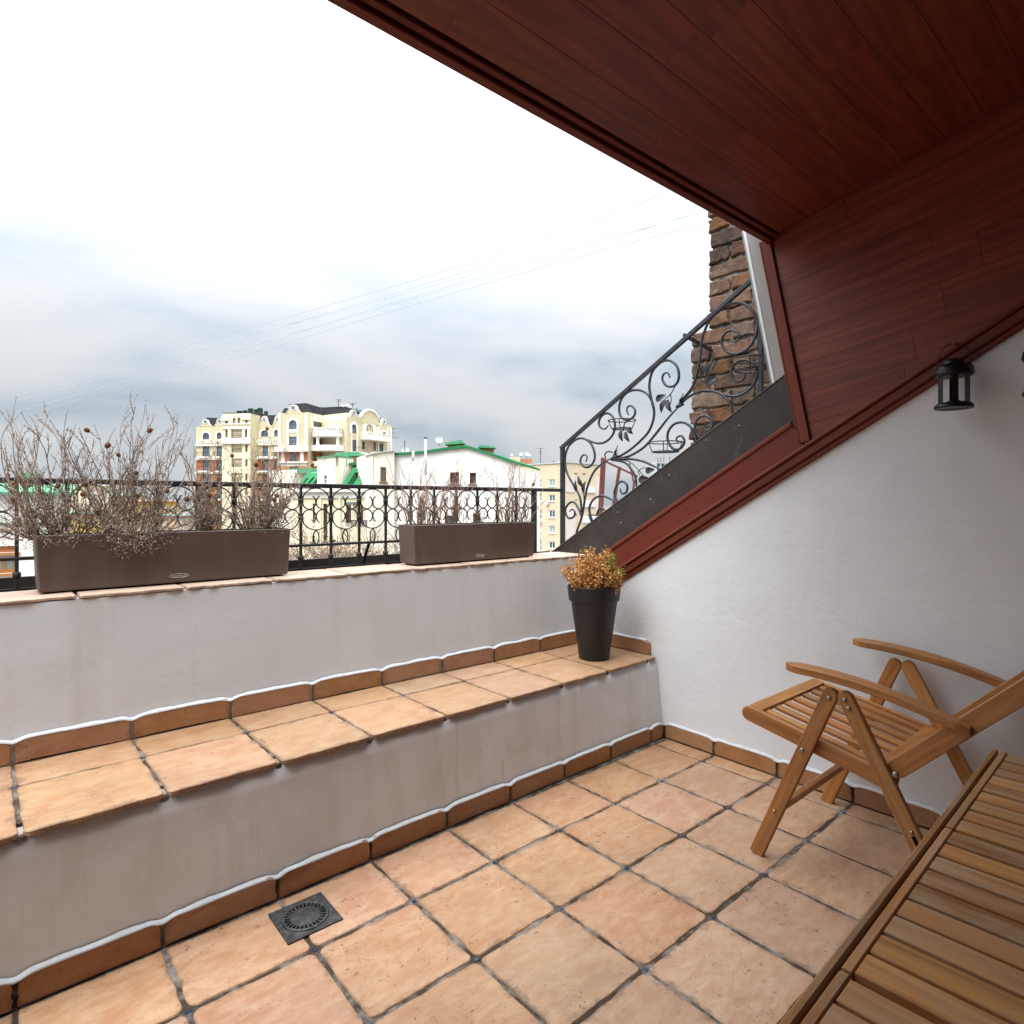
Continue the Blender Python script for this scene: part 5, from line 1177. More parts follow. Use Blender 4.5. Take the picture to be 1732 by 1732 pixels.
# central front bay
f = Fac(471.2, 135, 520.5, 134)
aw = (*f.r(X4(230), X4(335), Y4(320), Y4(440)), True); rw = f.r(X4(230), X4(335), Y4(540), Y4(655)); bw = [f.r(X4(235), X4(335), Y4(752 + k*190), Y4(870 + k*190)) for k in range(6)]
H = [aw, rw] + bw; ztop = f.z(496, 698.6)
split_wall(f, 0, f.L, [GZ, f.z(496, Y4(932)), f.z(496, Y4(870)), f.z(496, Y4(745)), ztop], ['orange', 'ivory', 'rustic', 'cream'], H, B1)
for h in H: window(f, h, B1, 'frame_b', 'glassblue', 0, bars=(3, 2), sill=False, fw=0.12)
mb = MB(); q = (X4(30) - X4(0)); u0, u1, _, zs_ = f.r(X4(230), X4(335), Y4(375), Y4(440)); A = arch_pts(aw[0]-.55, aw[1]+.55, aw[3]-(aw[1]-aw[0])/2, 14); Bq = arch_pts(aw[0], aw[1], aw[3]-(aw[1]-aw[0])/2, 14)
for i in range(14): f.poly(mb, [A[i], A[i+1], Bq[i+1], Bq[i]], 0.003, 0.18)
zl = f.z(496, Y4(668)); zsp = aw[3]-(aw[1]-aw[0])/2
f.box(mb, aw[0]-.55, aw[0], zl, zsp, 0.003, 0.18); f.box(mb, aw[1], aw[1]+.55, zl, zsp, 0.003, 0.18); f.box(mb, aw[0], aw[1], rw[3]+.9, aw[2]-.05, 0.003, 0.12); mb.build('window_surround', M['ivory'], B1)
for (x0, x1) in ((92, 120), (442, 475)): fbox(f, B1, 'pilaster', 'ivory', X4(x0), X4(x1), Y4(225), Y4(668), 0.004, 0.2)
for (x0, x1) in ((135, 175), (385, 428)): fbox(f, B1, 'pilaster', 'ivory', X4(x0), X4(x1), Y4(742), Y4(872), 0.004, 0.35)
ogee(f, B1, X4(283), Y4(118), Y4(232), 13.0, rad=3.4); fbox(f, B1, 'cornice', 'ivory', X4(60), X4(490), Y4(676), Y4(742), 0.004, 0.9); fbox(f, B1, 'cornice', 'ivory', X4(90), X4(485), Y4(872), Y4(890), 0.004, 0.5)
body(f, B1, 'cream', 0, f.L, GZ, ztop, 12); ends(f, B1, 'cream', 0, f.L, GZ, ztop)
# recessed corner with the round balcony
fa = Fac(520.5, 134.5, 548, 140); fb = Fac(548, 140, 587.5, 136)
for (ff, x0, x1, win, low) in ((fa, 480, 690, (545, 665, 340, 415), [(545, 592, 548, 652), (640, 676, 565, 652)]), (fb, 690, 1000, (715, 895, 360, 435), [(698, 768, 572, 655), (825, 855, 570, 655)])):
    H = [ff.r(X4(win[0]), X4(win[1]), Y4(win[2]), Y4(win[3]))] + [ff.r(X4(a), X4(b), Y4(c), Y4(d)) for a, b, c, d in low] + [ff.r(X4(a), X4(a + 32), Y4(752), Y4(865)) for a in ((545, 655) if ff is fa else (735, 800, 880))]
    zt_ = ff.z((X4(x0)+X4(x1))/2, Y4(240))
    split_wall(ff, 0, ff.L, [GZ, ff.z(X4(690), Y4(870)), ff.z(X4(690), Y4(745)), zt_], ['orange', 'rustic', 'creamlight'], H, B1)  # upper recess walls take the lit cream, their brightness painted in
    for k, h in enumerate(H): window(ff, h, B1, 'frame_b', 'glassblue' if k > 2 else 'glass', 0, bars=(4 if k == 0 else 2, 2 if k == 0 else 1), sill=False, fw=0.1)
    body(ff, B1, 'cream', 0, ff.L, GZ, zt_, 8); ends(ff, B1, 'creamlight', 0, ff.L, GZ, zt_)
def bow(par, x0, x1, y0, y1, D0, bulge, name, m_, n=12):
    # a slab bowed out towards the street
    z0, z1 = at_d((x0+x1)/2, y1, D0).z, at_d((x0+x1)/2, y0, D0).z; P = []
    for i in range(n+1): t_ = i/n; p = at_d(x0+(x1-x0)*t_, HOR, D0 - bulge*sin(pi*t_)**.7); P.append((p.x, p.y))
    P += [(at_d(x1, HOR, D0+5).x, at_d(x1, HOR, D0+5).y), (at_d(x0, HOR, D0+5).x, at_d(x0, HOR, D0+5).y)]
    mb = MB().prism(P, Vector((0, 0, 0)), Vector((1, 0, 0)), Vector((0, 1, 0)), UP, z0, z1); return mb.build(name, M[m_], par)
bow(B1, X4(510), X4(942), Y4(498), Y4(545), 136, 2.2, 'balcony_slab', 'ivory'); bow(B1, X4(516), X4(936), Y4(428), Y4(445), 136, 2.0, 'balcony_rail', 'ivory'); bow(B1, X4(516), X4(936), Y4(480), Y4(499), 136, 2.0, 'balcony_base', 'ivory')
for i in range(15):
    t_ = (i + .5)/15; p = at_d(X4(516) + (X4(936)-X4(516))*t_, HOR, 136 - 1.85*sin(pi*t_)**.7); z0, z1 = at_d(600, Y4(480), 135).z, at_d(600, Y4(445), 135).z; w = .45 if i in (2, 7, 12) else .16
    MB().obox(Vector((p.x, p.y, 0)), RGT, FWD, UP, (-w, -.12, z0), (w, .12, z1)).build('baluster', M['ivory'], B1)
for px in (X4(610), X4(876)): c = at_d(px, HOR, 135.2); z0, z1 = at_d(px, Y4(660), 135.2).z, at_d(px, Y4(545), 135.2).z; MB().lathe([(.42, 0), (.42, .3), (.34, .35), (.32, z1-z0-.4), (.42, z1-z0-.3), (.42, z1-z0)], (c.x, c.y, z0), 14).build('column', M['ivory'], B1, True)
bow(B1, X4(470), X4(985), Y4(662), Y4(735), 136.4, 2.8, 'cornice', 'ivory'); bow(B1, X4(480), X4(975), Y4(872), Y4(935), 136.4, 2.0, 'cornice', 'ivory')
# right wing running back
f = Fac(587.5, 135.5, 662, 148)
awl = [(1060, 1120, 375, 495), (1250, 1345, 378, 505), (1465, 1522, 480, 590)]
H = [(*f.r(X4(a), X4(b), Y4(c), Y4(d)), True) for a, b, c, d in awl] + [f.r(X4(a), X4(b), Y4(c), Y4(d)) for a, b, c, d in ((1060, 1120, 582, 738), (1200, 1235, 605, 712), (1322, 1382, 612, 725), (1425, 1480, 635, 740))]
zt_ = f.z(625, Y4(345))
split_wall(f, 0, f.L, [GZ, f.z(625, Y4(780)), zt_], ['orange', 'cream'], H, B1)
for k, h in enumerate(H): window(f, h, B1, 'frame_b', 'glassblue', 0.55 if k in (0, 2) else (1.1 if k == 1 else 0.0), bars=(3, 2), sill=False, fw=0.12)
body(f, B1, 'cream', 0, f.L, GZ, zt_ - 0.3, 14); ends(f, B1, 'cream', 0, f.L, GZ, zt_)
mb = MB(); c0 = f.u(X4(1180)); c1 = f.u(X4(1422)); ztt = f.z(X4(1300), Y4(195)); A = [(c1 + (c0-c1)*i/16, zt_ + (ztt-zt_)*(0.30 + 0.70*sin(pi*i/16)**.8)) for i in range(17)]
f.poly(mb, [(c0, zt_-.5), (c1, zt_-.5)] + A, -0.6, 0.12); mb.build('arched_gable', M['cream'], B1); mb = MB()
for i in range(16): f.poly(mb, [A[i], A[i+1], (A[i+1][0], A[i+1][1]+.4), (A[i][0], A[i][1]+.4)], -0.6, 0.35)
mb.build('gable_coping', M['ivory'], B1)
ogee(f, B1, X4(1090), Y4(188), Y4(300), 9, rad=2.4); ogee(f, B1, X4(1492), Y4(306), Y4(430), 8, rad=2.0)
fbox(f, B1, 'wall_strip', 'cream', X4(1000), X4(1180), Y4(270), Y4(350), -0.5, 0.01)
fbox(f, B1, 'balcony_slab', 'ivory', X4(1180), X4(1505), Y4(556), Y4(600), 0.004, 2.0); balustrade(f, B1, X4(1182), X4(1503), Y4(500), Y4(556), 1.8)
fbox(f, B1, 'bay', 'creamlight', X4(1300), X4(1500), Y4(598), Y4(612), 0.004, 1.2); rail_iron(f, B1, X4(1045), X4(1225), Y4(680), Y4(748), 1.2, 12); fbox(f, B1, 'balcony_slab', 'ivory', X4(1045), X4(1225), Y4(748), Y4(775), 0.004, 1.3)
for (x0, x1) in ((1050, 1062), (1122, 1140), (1405, 1422), (1528, 1545), (1565, 1590)): fbox(f, B1, 'pilaster', 'ivory', X4(x0), X4(x1), Y4(420), Y4(760), 0.004, 0.2)
# dark mansard roof
def roofband(pts, D, dep, name='roof', m_='slate', par=B1):
    q = Fac(500, D, 600, D); mb = MB(); q.poly(mb, [q.pp(x, y) for x, y in pts], -dep, 0.0); return mb.build(name, M[m_], par)
roofband([(X4(335), Y4(222)), (X4(470), Y4(222)), (X4(460), Y4(150)), (X4(345), Y4(145))], 137, 5)
roofband([(X4(470), Y4(224)), (X4(690), Y4(268)), (X4(665), Y4(175)), (X4(450), Y4(150))], 141.5, 4); roofband([(X4(690), Y4(268)), (X4(1045), Y4(262)), (X4(1010), Y4(178)), (X4(650), Y4(175))], 142, 4)
roofband([(X4(230), Y4(180)), (X4(660), Y4(178)), (X4(640), Y4(148)), (X4(455), Y4(92)), (X4(232), Y4(108))], 143, 6); roofband([(X4(640), Y4(180)), (X4(1030), Y4(182)), (X4(1100), Y4(178)), (X4(960), Y4(136)), (X4(640), Y4(152))], 144, 6)
roofband([(X4(1415), Y4(385)), (X4(1495), Y4(385)), (X4(1460), Y4(290)), (X4(1420), Y4(283))], 151, 4); roofband([(X4(130), Y4(228)), (X4(235), Y4(228)), (X4(232), Y4(160)), (X4(165), Y4(160))], 141, 4)
for (x, y, r) in ((940, 118, 3.4), (1002, 112, 2.6), (1058, 128, 3.2)): dish(B1, X4(x), Y4(y), 144, r, 0.5)
antenna(B1, X4(888), Y4(40), Y4(140), 144); antenna(B1, X4(1075), Y4(88), Y4(160), 144)
for (x, w) in ((640, 5), (780, 4.5)): c = at_d(X4(x), Y4(140), 146); r = w*146/FOC; MB().lathe([(r, -1.2), (r, 0.2), (r*.7, 0.6), (0, 0.7)], c - UP*0.5, 14).build('roof_tank', M['tank'], B1, True)
antenna(B1, X4(1600), Y4(420), Y4(560), 150, ((0.08, 7), (0.5, 6), (0.92, 11)))
for i in range(7): c = at_d(X4(1120 + i*42), Y4(165 + i*9 + (i % 2)*8), 150); r = 2.6*150/FOC; MB().lathe([(r, -1.8), (r, -0.2), (r*.6, 0.2), (0, 0.3)], c, 10).build('roof_vent', M['tank'], B1, True)

# ---------------------------------------------------------------- 2. old cream house with green mansard
def X5(x): return 480 + x * 0.11547
def Y5(y): return 750 + y * 0.11547
B2 = thing('mansard_house', at_d(560, HOR, 46) - UP * (1.3 - GZ), 'old cream town house with bright green mansard roof and brick chimneys', 'building')
f = Fac(492, 47.5, 640, 44.5)
def X6(x): return 480 + x * 0.11547
def Y6(y): return 780 + y * 0.11547
H = [f.r(X6(580), X6(640), Y6(625), Y6(1170)), f.r(X6(915), X6(985), Y6(610), Y6(870)), f.r(X6(1255), X6(1300), Y6(580), Y6(880)), f.r(X6(425), X6(455), Y6(620), Y6(850)), f.r(X6(1130), X6(1160), Y6(640), Y6(880)), f.r(X6(415), X6(455), Y6(1090), Y6(1185)), f.r(X6(700), X6(760), Y6(1150), Y6(1500))]
ztw = f.z(560, Y6(440)); wall_sheet(f, f.u(496), f.L, GZ, ztw, H, M['facadecream'], B2); body(f, B2, 'facadecream', f.u(496), f.L, GZ, ztw, 9)
for h in H: window(f, h, B2, 'frame_b', 'glass', 0.0, bars=(2, 3), fw=0.07)
fbox(f, B2, 'cornice', 'ivory', 490, 641, Y6(405), Y6(450), 0.004, 0.45); fbox(f, B2, 'cornice', 'ivory', 492, 640, Y6(450), Y6(540), 0.004, 0.14)
fbox(f, B2, 'window_label', 'ivory', X6(890), X6(1005), Y6(900), Y6(1000), 0.004, 0.08); fbox(f, B2, 'window_label', 'ivory', X6(405), X6(450), Y6(880), Y6(950), 0.004, 0.08)
for (x0, x1) in ((490, 560), (810, 850)): fbox(f, B2, 'pilaster', 'facadecream', X6(x0), X6(x1), Y6(540), Y6(1500), 0.004, 0.10)
fbox(f, B2, 'downpipe', 'ivory', X6(832), X6(842), Y6(470), Y6(1500), 0.10, 0.18)
fbox(f, B2, 'awning', 'tank', X6(1010), X6(1130), Y6(600), Y6(640), 0.1, 1.0); rail_iron(f, B2, X6(1010), X6(1330), Y6(860), Y6(960), 0.8, 16)
# mansard slopes with recessed windows
def slope(px0, px1, yt, yb, D0, D1, setb, wins, par, name='mansard'):
    q = Fac(px0, D0, px1, D1); a, b = q.u(px0), q.u(px1); zb = q.z((px0+px1)/2, yb); zt2 = q.z((px0+px1)/2, yt)
    ws = [(q.u(x0), q.u(x1), q.z((x0+x1)/2, y1), q.z((x0+x1)/2, y0)) for x0, x1, y0, y1 in wins]; us = sorted({a, b, *[w[0] for w in ws], *[w[1] for w in ws]}); zz = sorted({zb, zt2, *[min(max(w[2], zb), zt2) for w in ws], *[w[3] for w in ws]}); mb = MB()
    P = lambda u, z: q.pt(u, z, -setb * (z - zb) / (zt2 - zb))
    for i in range(len(us)-1):
        for j in range(len(zz)-1):
            cu, cz = (us[i]+us[i+1])/2, (zz[j]+zz[j+1])/2
            if any(w[0] < cu < w[1] and w[2] < cz < w[3] for w in ws): continue
            mb.add([P(us[i], zz[j]), P(us[i+1], zz[j]), P(us[i+1], zz[j+1]), P(us[i], zz[j+1])], [(0,1,2,3)])
    o = mb.build(name, M['green'], par)
    for w in ws:
        dd = setb * (w[3]-zb)/(zt2-zb) + 0.25; mb = MB(); z0 = max(w[2], zb)
        mb.add([P(w[0], z0), P(w[0], w[3]), q.pt(w[0], w[3], -dd), q.pt(w[0], z0, -dd)], [(0,1,2,3)]); mb.add([P(w[1], z0), P(w[1], w[3]), q.pt(w[1], w[3], -dd), q.pt(w[1], z0, -dd)], [(0,3,2,1)])
        mb.add([P(w[0], w[3]), P(w[1], w[3]), q.pt(w[1], w[3], -dd), q.pt(w[0], w[3], -dd)], [(0,1,2,3)]); mb.build('dormer_cheek', M['green'], o)
        f2 = q; window(f2, (w[0], w[1], z0, w[3]), o, 'frame_b', 'glass', 0, rec=0.05, bars=(2, 1), fw=0.07, sill=False, d=-dd + 0.1)
    mb = MB(); mb.add([q.pt(a, zt2, -setb), q.pt(b, zt2, -setb), q.pt(b, zt2 + 0.5, -setb - 3), q.pt(a, zt2 + 0.5, -setb - 3), q.pt(a, zb, -setb-3), q.pt(b, zb, -setb-3)], [(0,1,2,3), (3,2,5,4)]); mb.build('roof_top', M['greenpale'], o)
    return o
slope(X5(832), X5(1360), Y5(335), Y5(625), 46.0, 44.8, 1.5, [(X5(905), X5(1000), Y5(415), Y5(625)), (X5(1100), X5(1175), Y5(395), Y5(625)), (X5(1230), X5(1312), Y5(378), Y5(625))], B2)
slope(X5(180), X5(525), Y5(420), Y5(625), 48.0, 47, 1.2, [(X5(235), X5(268), Y5(505), Y5(625)), (X5(310), X5(352), Y5(492), Y5(625)), (X5(390), X5(445), Y5(485), Y5(625))], B2)
q = Fac(X5(490), 46.6, X5(760), 46.0); H = [q.r(X5(580), X5(636), Y5(468), Y5(640))]; wall_sheet(q, 0, q.L, q.z(550, Y5(680)), q.z(550, Y5(195)), H, M['oldcream'], B2, 'tower_wall')
window(q, H[0], B2, 'frame_w', 'glass', 0, bars=(2, 3), fw=0.05)
q2 = Fac(X5(760), 46.0, X5(885), 47.5); mb = MB(); q2.poly(mb, [q2.pp(X5(762), Y5(680)), q2.pp(X5(838), Y5(640)), q2.pp(X5(885), Y5(335)), q2.pp(X5(762), Y5(335))], -0.3, 0.0); mb.build('tower_side', M['oldcream'], B2)
mb = MB(); q.poly(mb, [q.pp(X5(485), Y5(205)), q.pp(X5(700), Y5(180)), q.pp(X5(770), Y5(170)), q.pp(X5(770), Y5(190)), q.pp(X5(485), Y5(215))], -2.0, 0.12); mb.build('parapet_cap', M['greenpale'], B2); body(q, B2, 'oldcream', 0, q.L, q.z(550, Y5(680)), q.z(550, Y5(200)), 2.2, 'tower_block')
for (x0, x1, y0, y1, D) in ((770, 915, 195, 235, 48), (925, 1098, 185, 275, 48.5)):
    c = Fac(X5(x0), D, X5(x1), D); u0, u1, z0, z1 = c.r(X5(x0), X5(x1), Y5(y0), Y5(y1)); mb = MB(); c.box(mb, u0, u1, z0-1, z1, -0.7, 0); k_ = mb.build('chimney', M['redbrick'], B2)
    mb = MB(); c.poly(mb, [(u0-.12, z1), (u1+.12, z1), (u1, z1+.32), (u0, z1+.32)], -0.85, 0.12); mb.build('chimney_cap', M['greenpale'], k_)
roofband([(X5(765), Y5(325)), (X5(925), Y5(330)), (X5(920), Y5(228)), (X5(775), Y5(228))], 47.2, 1.5, 'roof_hip', 'greenpale', B2); roofband([(X5(925), Y5(325)), (X5(1330), Y5(288)), (X5(1330), Y5(255)), (X5(1095), Y5(268)), (X5(925), Y5(290))], 47.5, 1.5, 'roof_hip', 'green', B2)
mb = MB().tube([at_d(X5(900), Y5(335), 45.7), at_d(X5(838), Y5(620), 45.7)], 0.05, 6).build('downpipe', M['dish'], B2)
# low annex at the left of it
q = Fac(455, 50, 497, 49); wall_sheet(q, 0, q.L, GZ, q.z(480, 795), [], M['oldcream'], B2, 'annex_wall'); body(q, B2, 'oldcream', 0, q.L, GZ, q.z(480, 795), 5, 'annex_block'); roofband([(486, 801), (540, 800), (540, 791), (484, 793)], 49.5, 3, 'annex_roof', 'greenpale', B2)

# ---------------------------------------------------------------- 3. whitewashed gable house
def X7(x): return 640 + x * 0.15012
def Y7(y): return 720 + y * 0.15012
B3 = thing('gable_house', at_d(760, HOR, 43) - UP * (1.3 - GZ), 'whitewashed gable wall with green roof edge and two small brown windows', 'building')
f = Fac(X7(180), 43, X7(1580), 41)
H = [f.r(X7(808), X7(908), Y7(525), Y7(655)), f.r(X7(1030), X7(1100), Y7(530), Y7(655)), f.r(752, 768, 872, 905), f.r(800, 812, 868, 900)]
zl = f.z(700, Y7(560) - 3); 
# gable as triangles above a rectangular sheet
ed = [(180, 335), (370, 322), (520, 312), (760, 275), (1000, 250), (1220, 318), (1400, 378), (1575, 440)]
zmin = f.z(X7(1575), Y7(440)); wall_sheet(f, 0, f.L, GZ, zmin, H, M['whitewash'], B3)
mb = MB(); E_ = [f.pp(X7(x), Y7(y)) for x, y in ed]
mb.add([f.pt(*p, 0) for p in [(0, zmin), (f.L, zmin)] + E_[::-1][1:]], [tuple(range(len(E_) + 1))]); mb.build('gable', M['whitewash'], B3)
body(f, B3, 'whitewash', 0, f.L, GZ, zmin - 0.2, 8)
mb = MB()
for (a, b) in zip(E_, E_[1:]): f.poly(mb, [a, b, (b[0], b[1] + 0.16), (a[0], a[1] + 0.16)], -8.0, 0.22)
mb.build('roof_edge', M['greenlight'], B3)
for h in H: window(f, h, B3, 'frame_b', 'glass', 0.0, rec=0.3, bars=(2, 1), fw=0.10)
q = Fac(632.5, 42.0, X7(180), 42.6); H = [q.r(X7(22), X7(88), Y7(468), Y7(628))]; zt_ = q.z(650, Y7(300))
wall_sheet(q, 0, q.L, GZ, zt_, H, M['oldcream'], B3, 'firewall'); window(q, H[0], B3, 'frame_b', 'curtain', 0, rec=0.15, bars=(2, 1), fw=0.09)
mb = MB(); q.poly(mb, [(0, zt_), (q.L, zt_), (q.L, q.z(X7(180), Y7(278))), (0, q.z(632, Y7(312)) + 0.0)], -2.5, 0.0); mb.build('firewall_top', M['oldcream'], B3)
mb = MB(); q.poly(mb, [(-.1, q.z(632, Y7(318))), (q.L+.1, q.z(X7(180), Y7(282))), (q.L+.1, q.z(X7(180), Y7(270))), (-.1, q.z(632, Y7(306)))], -2.6, 0.15); mb.build('firewall_cap', M['dish'], B3); body(q, B3, 'oldcream', 0, q.L, GZ, zt_, 6)
mb = MB().tube([at_d(X7(534), Y7(560), 41.8), at_d(X7(532), Y7(140), 41.8)], 0.085, 10); mb.v = [tuple(CAM + (Vector(v_) - CAM)) for v_ in mb.v]; fl_ = mb.build('flue_pipe', M['frame_w'], B3, True)
MB().lathe([(0.13, 0), (0.12, 0.06), (0, 0.08)], at_d(X7(532), Y7(142), 41.8), 12).build('flue_cap', M['blackiron'], B3); MB().tube([at_d(X7(392), Y7(400), 42.2), at_d(X7(392), Y7(290), 42.2)], 0.075, 10).build('flue_pipe', M['frame_w'], B3, True)
for (x0, x1, y0, y1, D) in ((785, 950, 210, 270, 45), (1145, 1298, 248, 335, 45.5)):
    c = Fac(X7(x0), D, X7(x1), D); u0, u1, z0, z1 = c.r(X7(x0), X7(x1), Y7(y0), Y7(y1)); mb = MB(); c.box(mb, u0, u1, z0 - 0.6, z1, -0.8, 0); k_ = mb.build('chimney', M['redbrick'], B3)
    um = (u0+u1)/2; mb = MB(); c.poly(mb, [(u0-.15, z1+.0), (u1+.15, z1-.05), (u1+.05, z1+.10), (u0 - .05, z1+.20)] if x0 > 1000 else [(u0-.2, z1-.05), (u1+.15, z1+.05), (u1-.1, z1+.32), (u0-.2, z1+.08)], -1.0, 0.25); mb.build('chimney_cap', M['greenpale'], k_)
for (x0, x1, y0, y1) in ((890, 1020, 215, 240), (1065, 1225, 255, 305), (655, 785, 245, 262)):
    c = Fac(X7(x0), 44.5, X7(x1), 44.5); mb = MB(); c.poly(mb, [c.pp(X7(x0), Y7(y0) if x0 != 655 else Y7(y1)), c.pp(X7(x1), Y7(y1) if x0 != 655 else Y7(y0)), c.pp(X7(x1), Y7(y1 + 14) if x0 != 655 else Y7(y0 + 14)), c.pp(X7(x0), Y7(y0 + 14) if x0 != 655 else Y7(y1 + 14))], -0.6, 0); mb.build('roof_hatch', M['greenlight'], B3)
dish(B3, X7(684), Y7(155), 43, 6.6, 0.2); dish(B3, X7(303), Y7(272), 43.5, 6.4, 0.2); antenna(B3, X7(297), Y7(165), Y7(320), 43, ((0.15, 2), (0.35, 1.5)))

# ---------------------------------------------------------------- 4. beige brick apartment block
def X8(x): return 860 + x * 0.12125
def Y8(y): return 740 + y * 0.12125
B4 = thing('brick_apartments', at_d(945, HOR, 112) - UP * (1.3 - GZ), 'plain beige brick apartment block with white windows and pink insulated side', 'building')
f = Fac(872, 118, 948.5, 110); fr = Fac(948.5, 110, 1013, 118)
H = []
for (y0, y1) in ((580, 685), (795, 892), (1012, 1118), (1232, 1335), (1452, 1552), (1670, 1772)): H.append(f.r(X8(560), X8(648), Y8(y0), Y8(y1)))
for (y0, y1) in ((580, 705), (772, 895), (990, 1140), (1230, 1325), (1415, 1580), (1640, 1780)): H.append(f.r(X8(222 if y0 < 600 else (372 if y0 < 1200 or y0 > 1400 else 440)), X8(462), Y8(y0), Y8(y1)))
for (y0, y1) in ((800, 900), (1000, 1140)): H.append(f.r(X8(255), X8(318), Y8(y0), Y8(y1)))
H.append(f.r(X8(322), X8(350), Y8(468), Y8(510)))
zt_ = f.z(930, Y8(368)); wall_sheet(f, 0, f.L, GZ - 6, zt_, H, M['bbrick'], B4); body(f, B4, 'bbrick', 0, f.L, GZ - 6, zt_, 12); ends(f, B4, 'bbrick', 0, f.L, GZ - 6, zt_)
for k, h in enumerate(H): window(f, h, B4, 'frame_w' if k < len(H) - 1 else 'frame_b', 'glass' if k % 3 else 'curtain', 0, bars=(2 if k < 6 else 3, 1 if k < 6 else 2), fw=0.16, rec=0.25)
H = [fr.r(X8(925), X8(955), Y8(452), Y8(495)), fr.r(X8(1035), X8(1066), Y8(460), Y8(498))] + [fr.r(X8(1030), X8(1200), Y8(a), Y8(b)) for a, b in ((555, 690), (775, 885), (975, 1100), (1195, 1290))] + [fr.r(X8(935), X8(952), Y8(a), Y8(a + 60)) for a in (800, 1005, 1228)]
zr = fr.z(980, Y8(365)); wall_sheet(fr, 0, fr.L, GZ - 6, zr, H, M['bbrick'], B4); ends(fr, B4, 'bbrick', 0, fr.L, GZ - 6, zr)
for k, h in enumerate(H): window(fr, h, B4, 'frame_w' if 1 < k < 6 else 'frame_b', 'glass' if k < 2 or k > 5 else 'curtain', 0, bars=(4 if 1 < k < 6 else 1, 2 if 1 < k < 6 else 1), fw=0.14, rec=0.25)
for (x0, x1, y0, y1) in ((800, 925, 535, 765), (1212, 1272, 550, 1420), (800, 930, 975, 1430)): fbox(fr, B4, 'insulation_panel', 'pinkwall', X8(x0), X8(x1), Y8(y0), Y8(y1), 0.004, 0.12)
for (y0, y1) in ((695, 772), (890, 970), (1105, 1190)): fbox(fr, B4, 'balcony_front', 'frame_w', X8(1030), X8(1200), Y8(y0), Y8(y1), 0.004, 0.25)
for (ff, a, b) in ((f, 872, 948.5), (fr, 948.5, 1013)): u0, u1 = ff.u(a), ff.u(b); z = zt_ if ff is f else zr; mb = MB(); ff.box(mb, u0 - .1, u1 + .1, z, z + 0.22, -0.6, 0.2); mb.build('roof_edge', M['dish'], B4)
q = Fac(862, 121, X8(330), 121); fbox(q, B4, 'penthouse', 'bbrick', 862, X8(165), Y8(272), Y8(390), -5, 0); fbox(q, B4, 'machine_room', 'redbrick', X8(168), X8(332), Y8(298), Y8(390), -5, 0.2)
for (x, y, r) in ((45, 240, 2.6), (175, 228, 3.4), (255, 225, 4.0), (298, 245, 2.2)): dish(B4, X8(x), Y8(y), 121, r, 0.3)
antenna(B4, X8(448), Y8(150), Y8(360), 116, ((0.0, 7), (0.22, 2.5), (0.35, 2))); antenna(B4, X8(632), Y8(320), Y8(360), 112, ((0.2, 1.5),))
fbox(f, B4, 'loggia_slab', 'frame_w', X8(390), X8(470), Y8(1150), Y8(1185), 0.004, 0.5)
mb = MB(); f.box(mb, *f.r(X8(535), X8(570), Y8(905), Y8(935)), 0.05, 0.5); mb.build('air_conditioner', M['frame_w'], B4); mb = MB(); f.box(mb, *f.r(X8(410), X8(465), Y8(1575), Y8(1605)), 0.05, 0.5); mb.build('air_conditioner', M['frame_w'], B4)

# ---------------------------------------------------------------- 5. near white house at the far left
def XA(x): return x * 0.13857
def YA(y): return 780 + y * 0.13857
B5 = thing('white_house', at_d(40, HOR, 22) - UP * (1.3 - GZ), 'white plastered house with pale green roof edge at the far left', 'building')
f = Fac(-260, 20, 118, 23.5)
H = [f.r(-40, XA(215), YA(1040), YA(1115)), f.r(-40, XA(210), YA(1165), YA(1370)), f.r(-200, -130, 850, 890)]
zt_ = f.z(50, YA(375)); wall_sheet(f, 0, f.L, GZ, zt_, H, M['whitewash'], B5); body(f, B5, 'whitewash', 0, f.L, GZ, zt_, 7); ends(f, B5, 'whitewash', 0, f.L, GZ, zt_)
for k, h in enumerate(H): window(f, h, B5, 'frame_o', 'curtain', 0, bars=(1 if k == 0 else 3, 1), fw=0.12, rec=0.2)
mb = MB(); u0, u1 = -0.2, f.L + 0.2; z0 = zt_; 
mb.add([f.pt(u0, z0, 0.3), f.pt(u1, z0, 0.3), f.pt(u1, z0 + 0.62, -4), f.pt(u0, z0 + 0.62, -4), f.pt(u0, z0 - .12, 0.3), f.pt(u1, z0 - .12, 0.3)], [(0,1,2,3), (4,5,1,0)]); mb.build('roof', M['greenpale'], B5)
fbox(f, B5, 'string_course', 'greenlight', -60, 118, YA(752), YA(772), 0.004, 0.18); fbox(f, B5, 'string_course', 'ivory', -60, 118, YA(775), YA(830), 0.004, 0.10)
mb = MB(); f.box(mb, f.u(30), f.u(70), zt_ + 0.3, zt_ + 0.75, -2.2, -1.6); mb.build('roof_vent', M['greenpale'], B5)

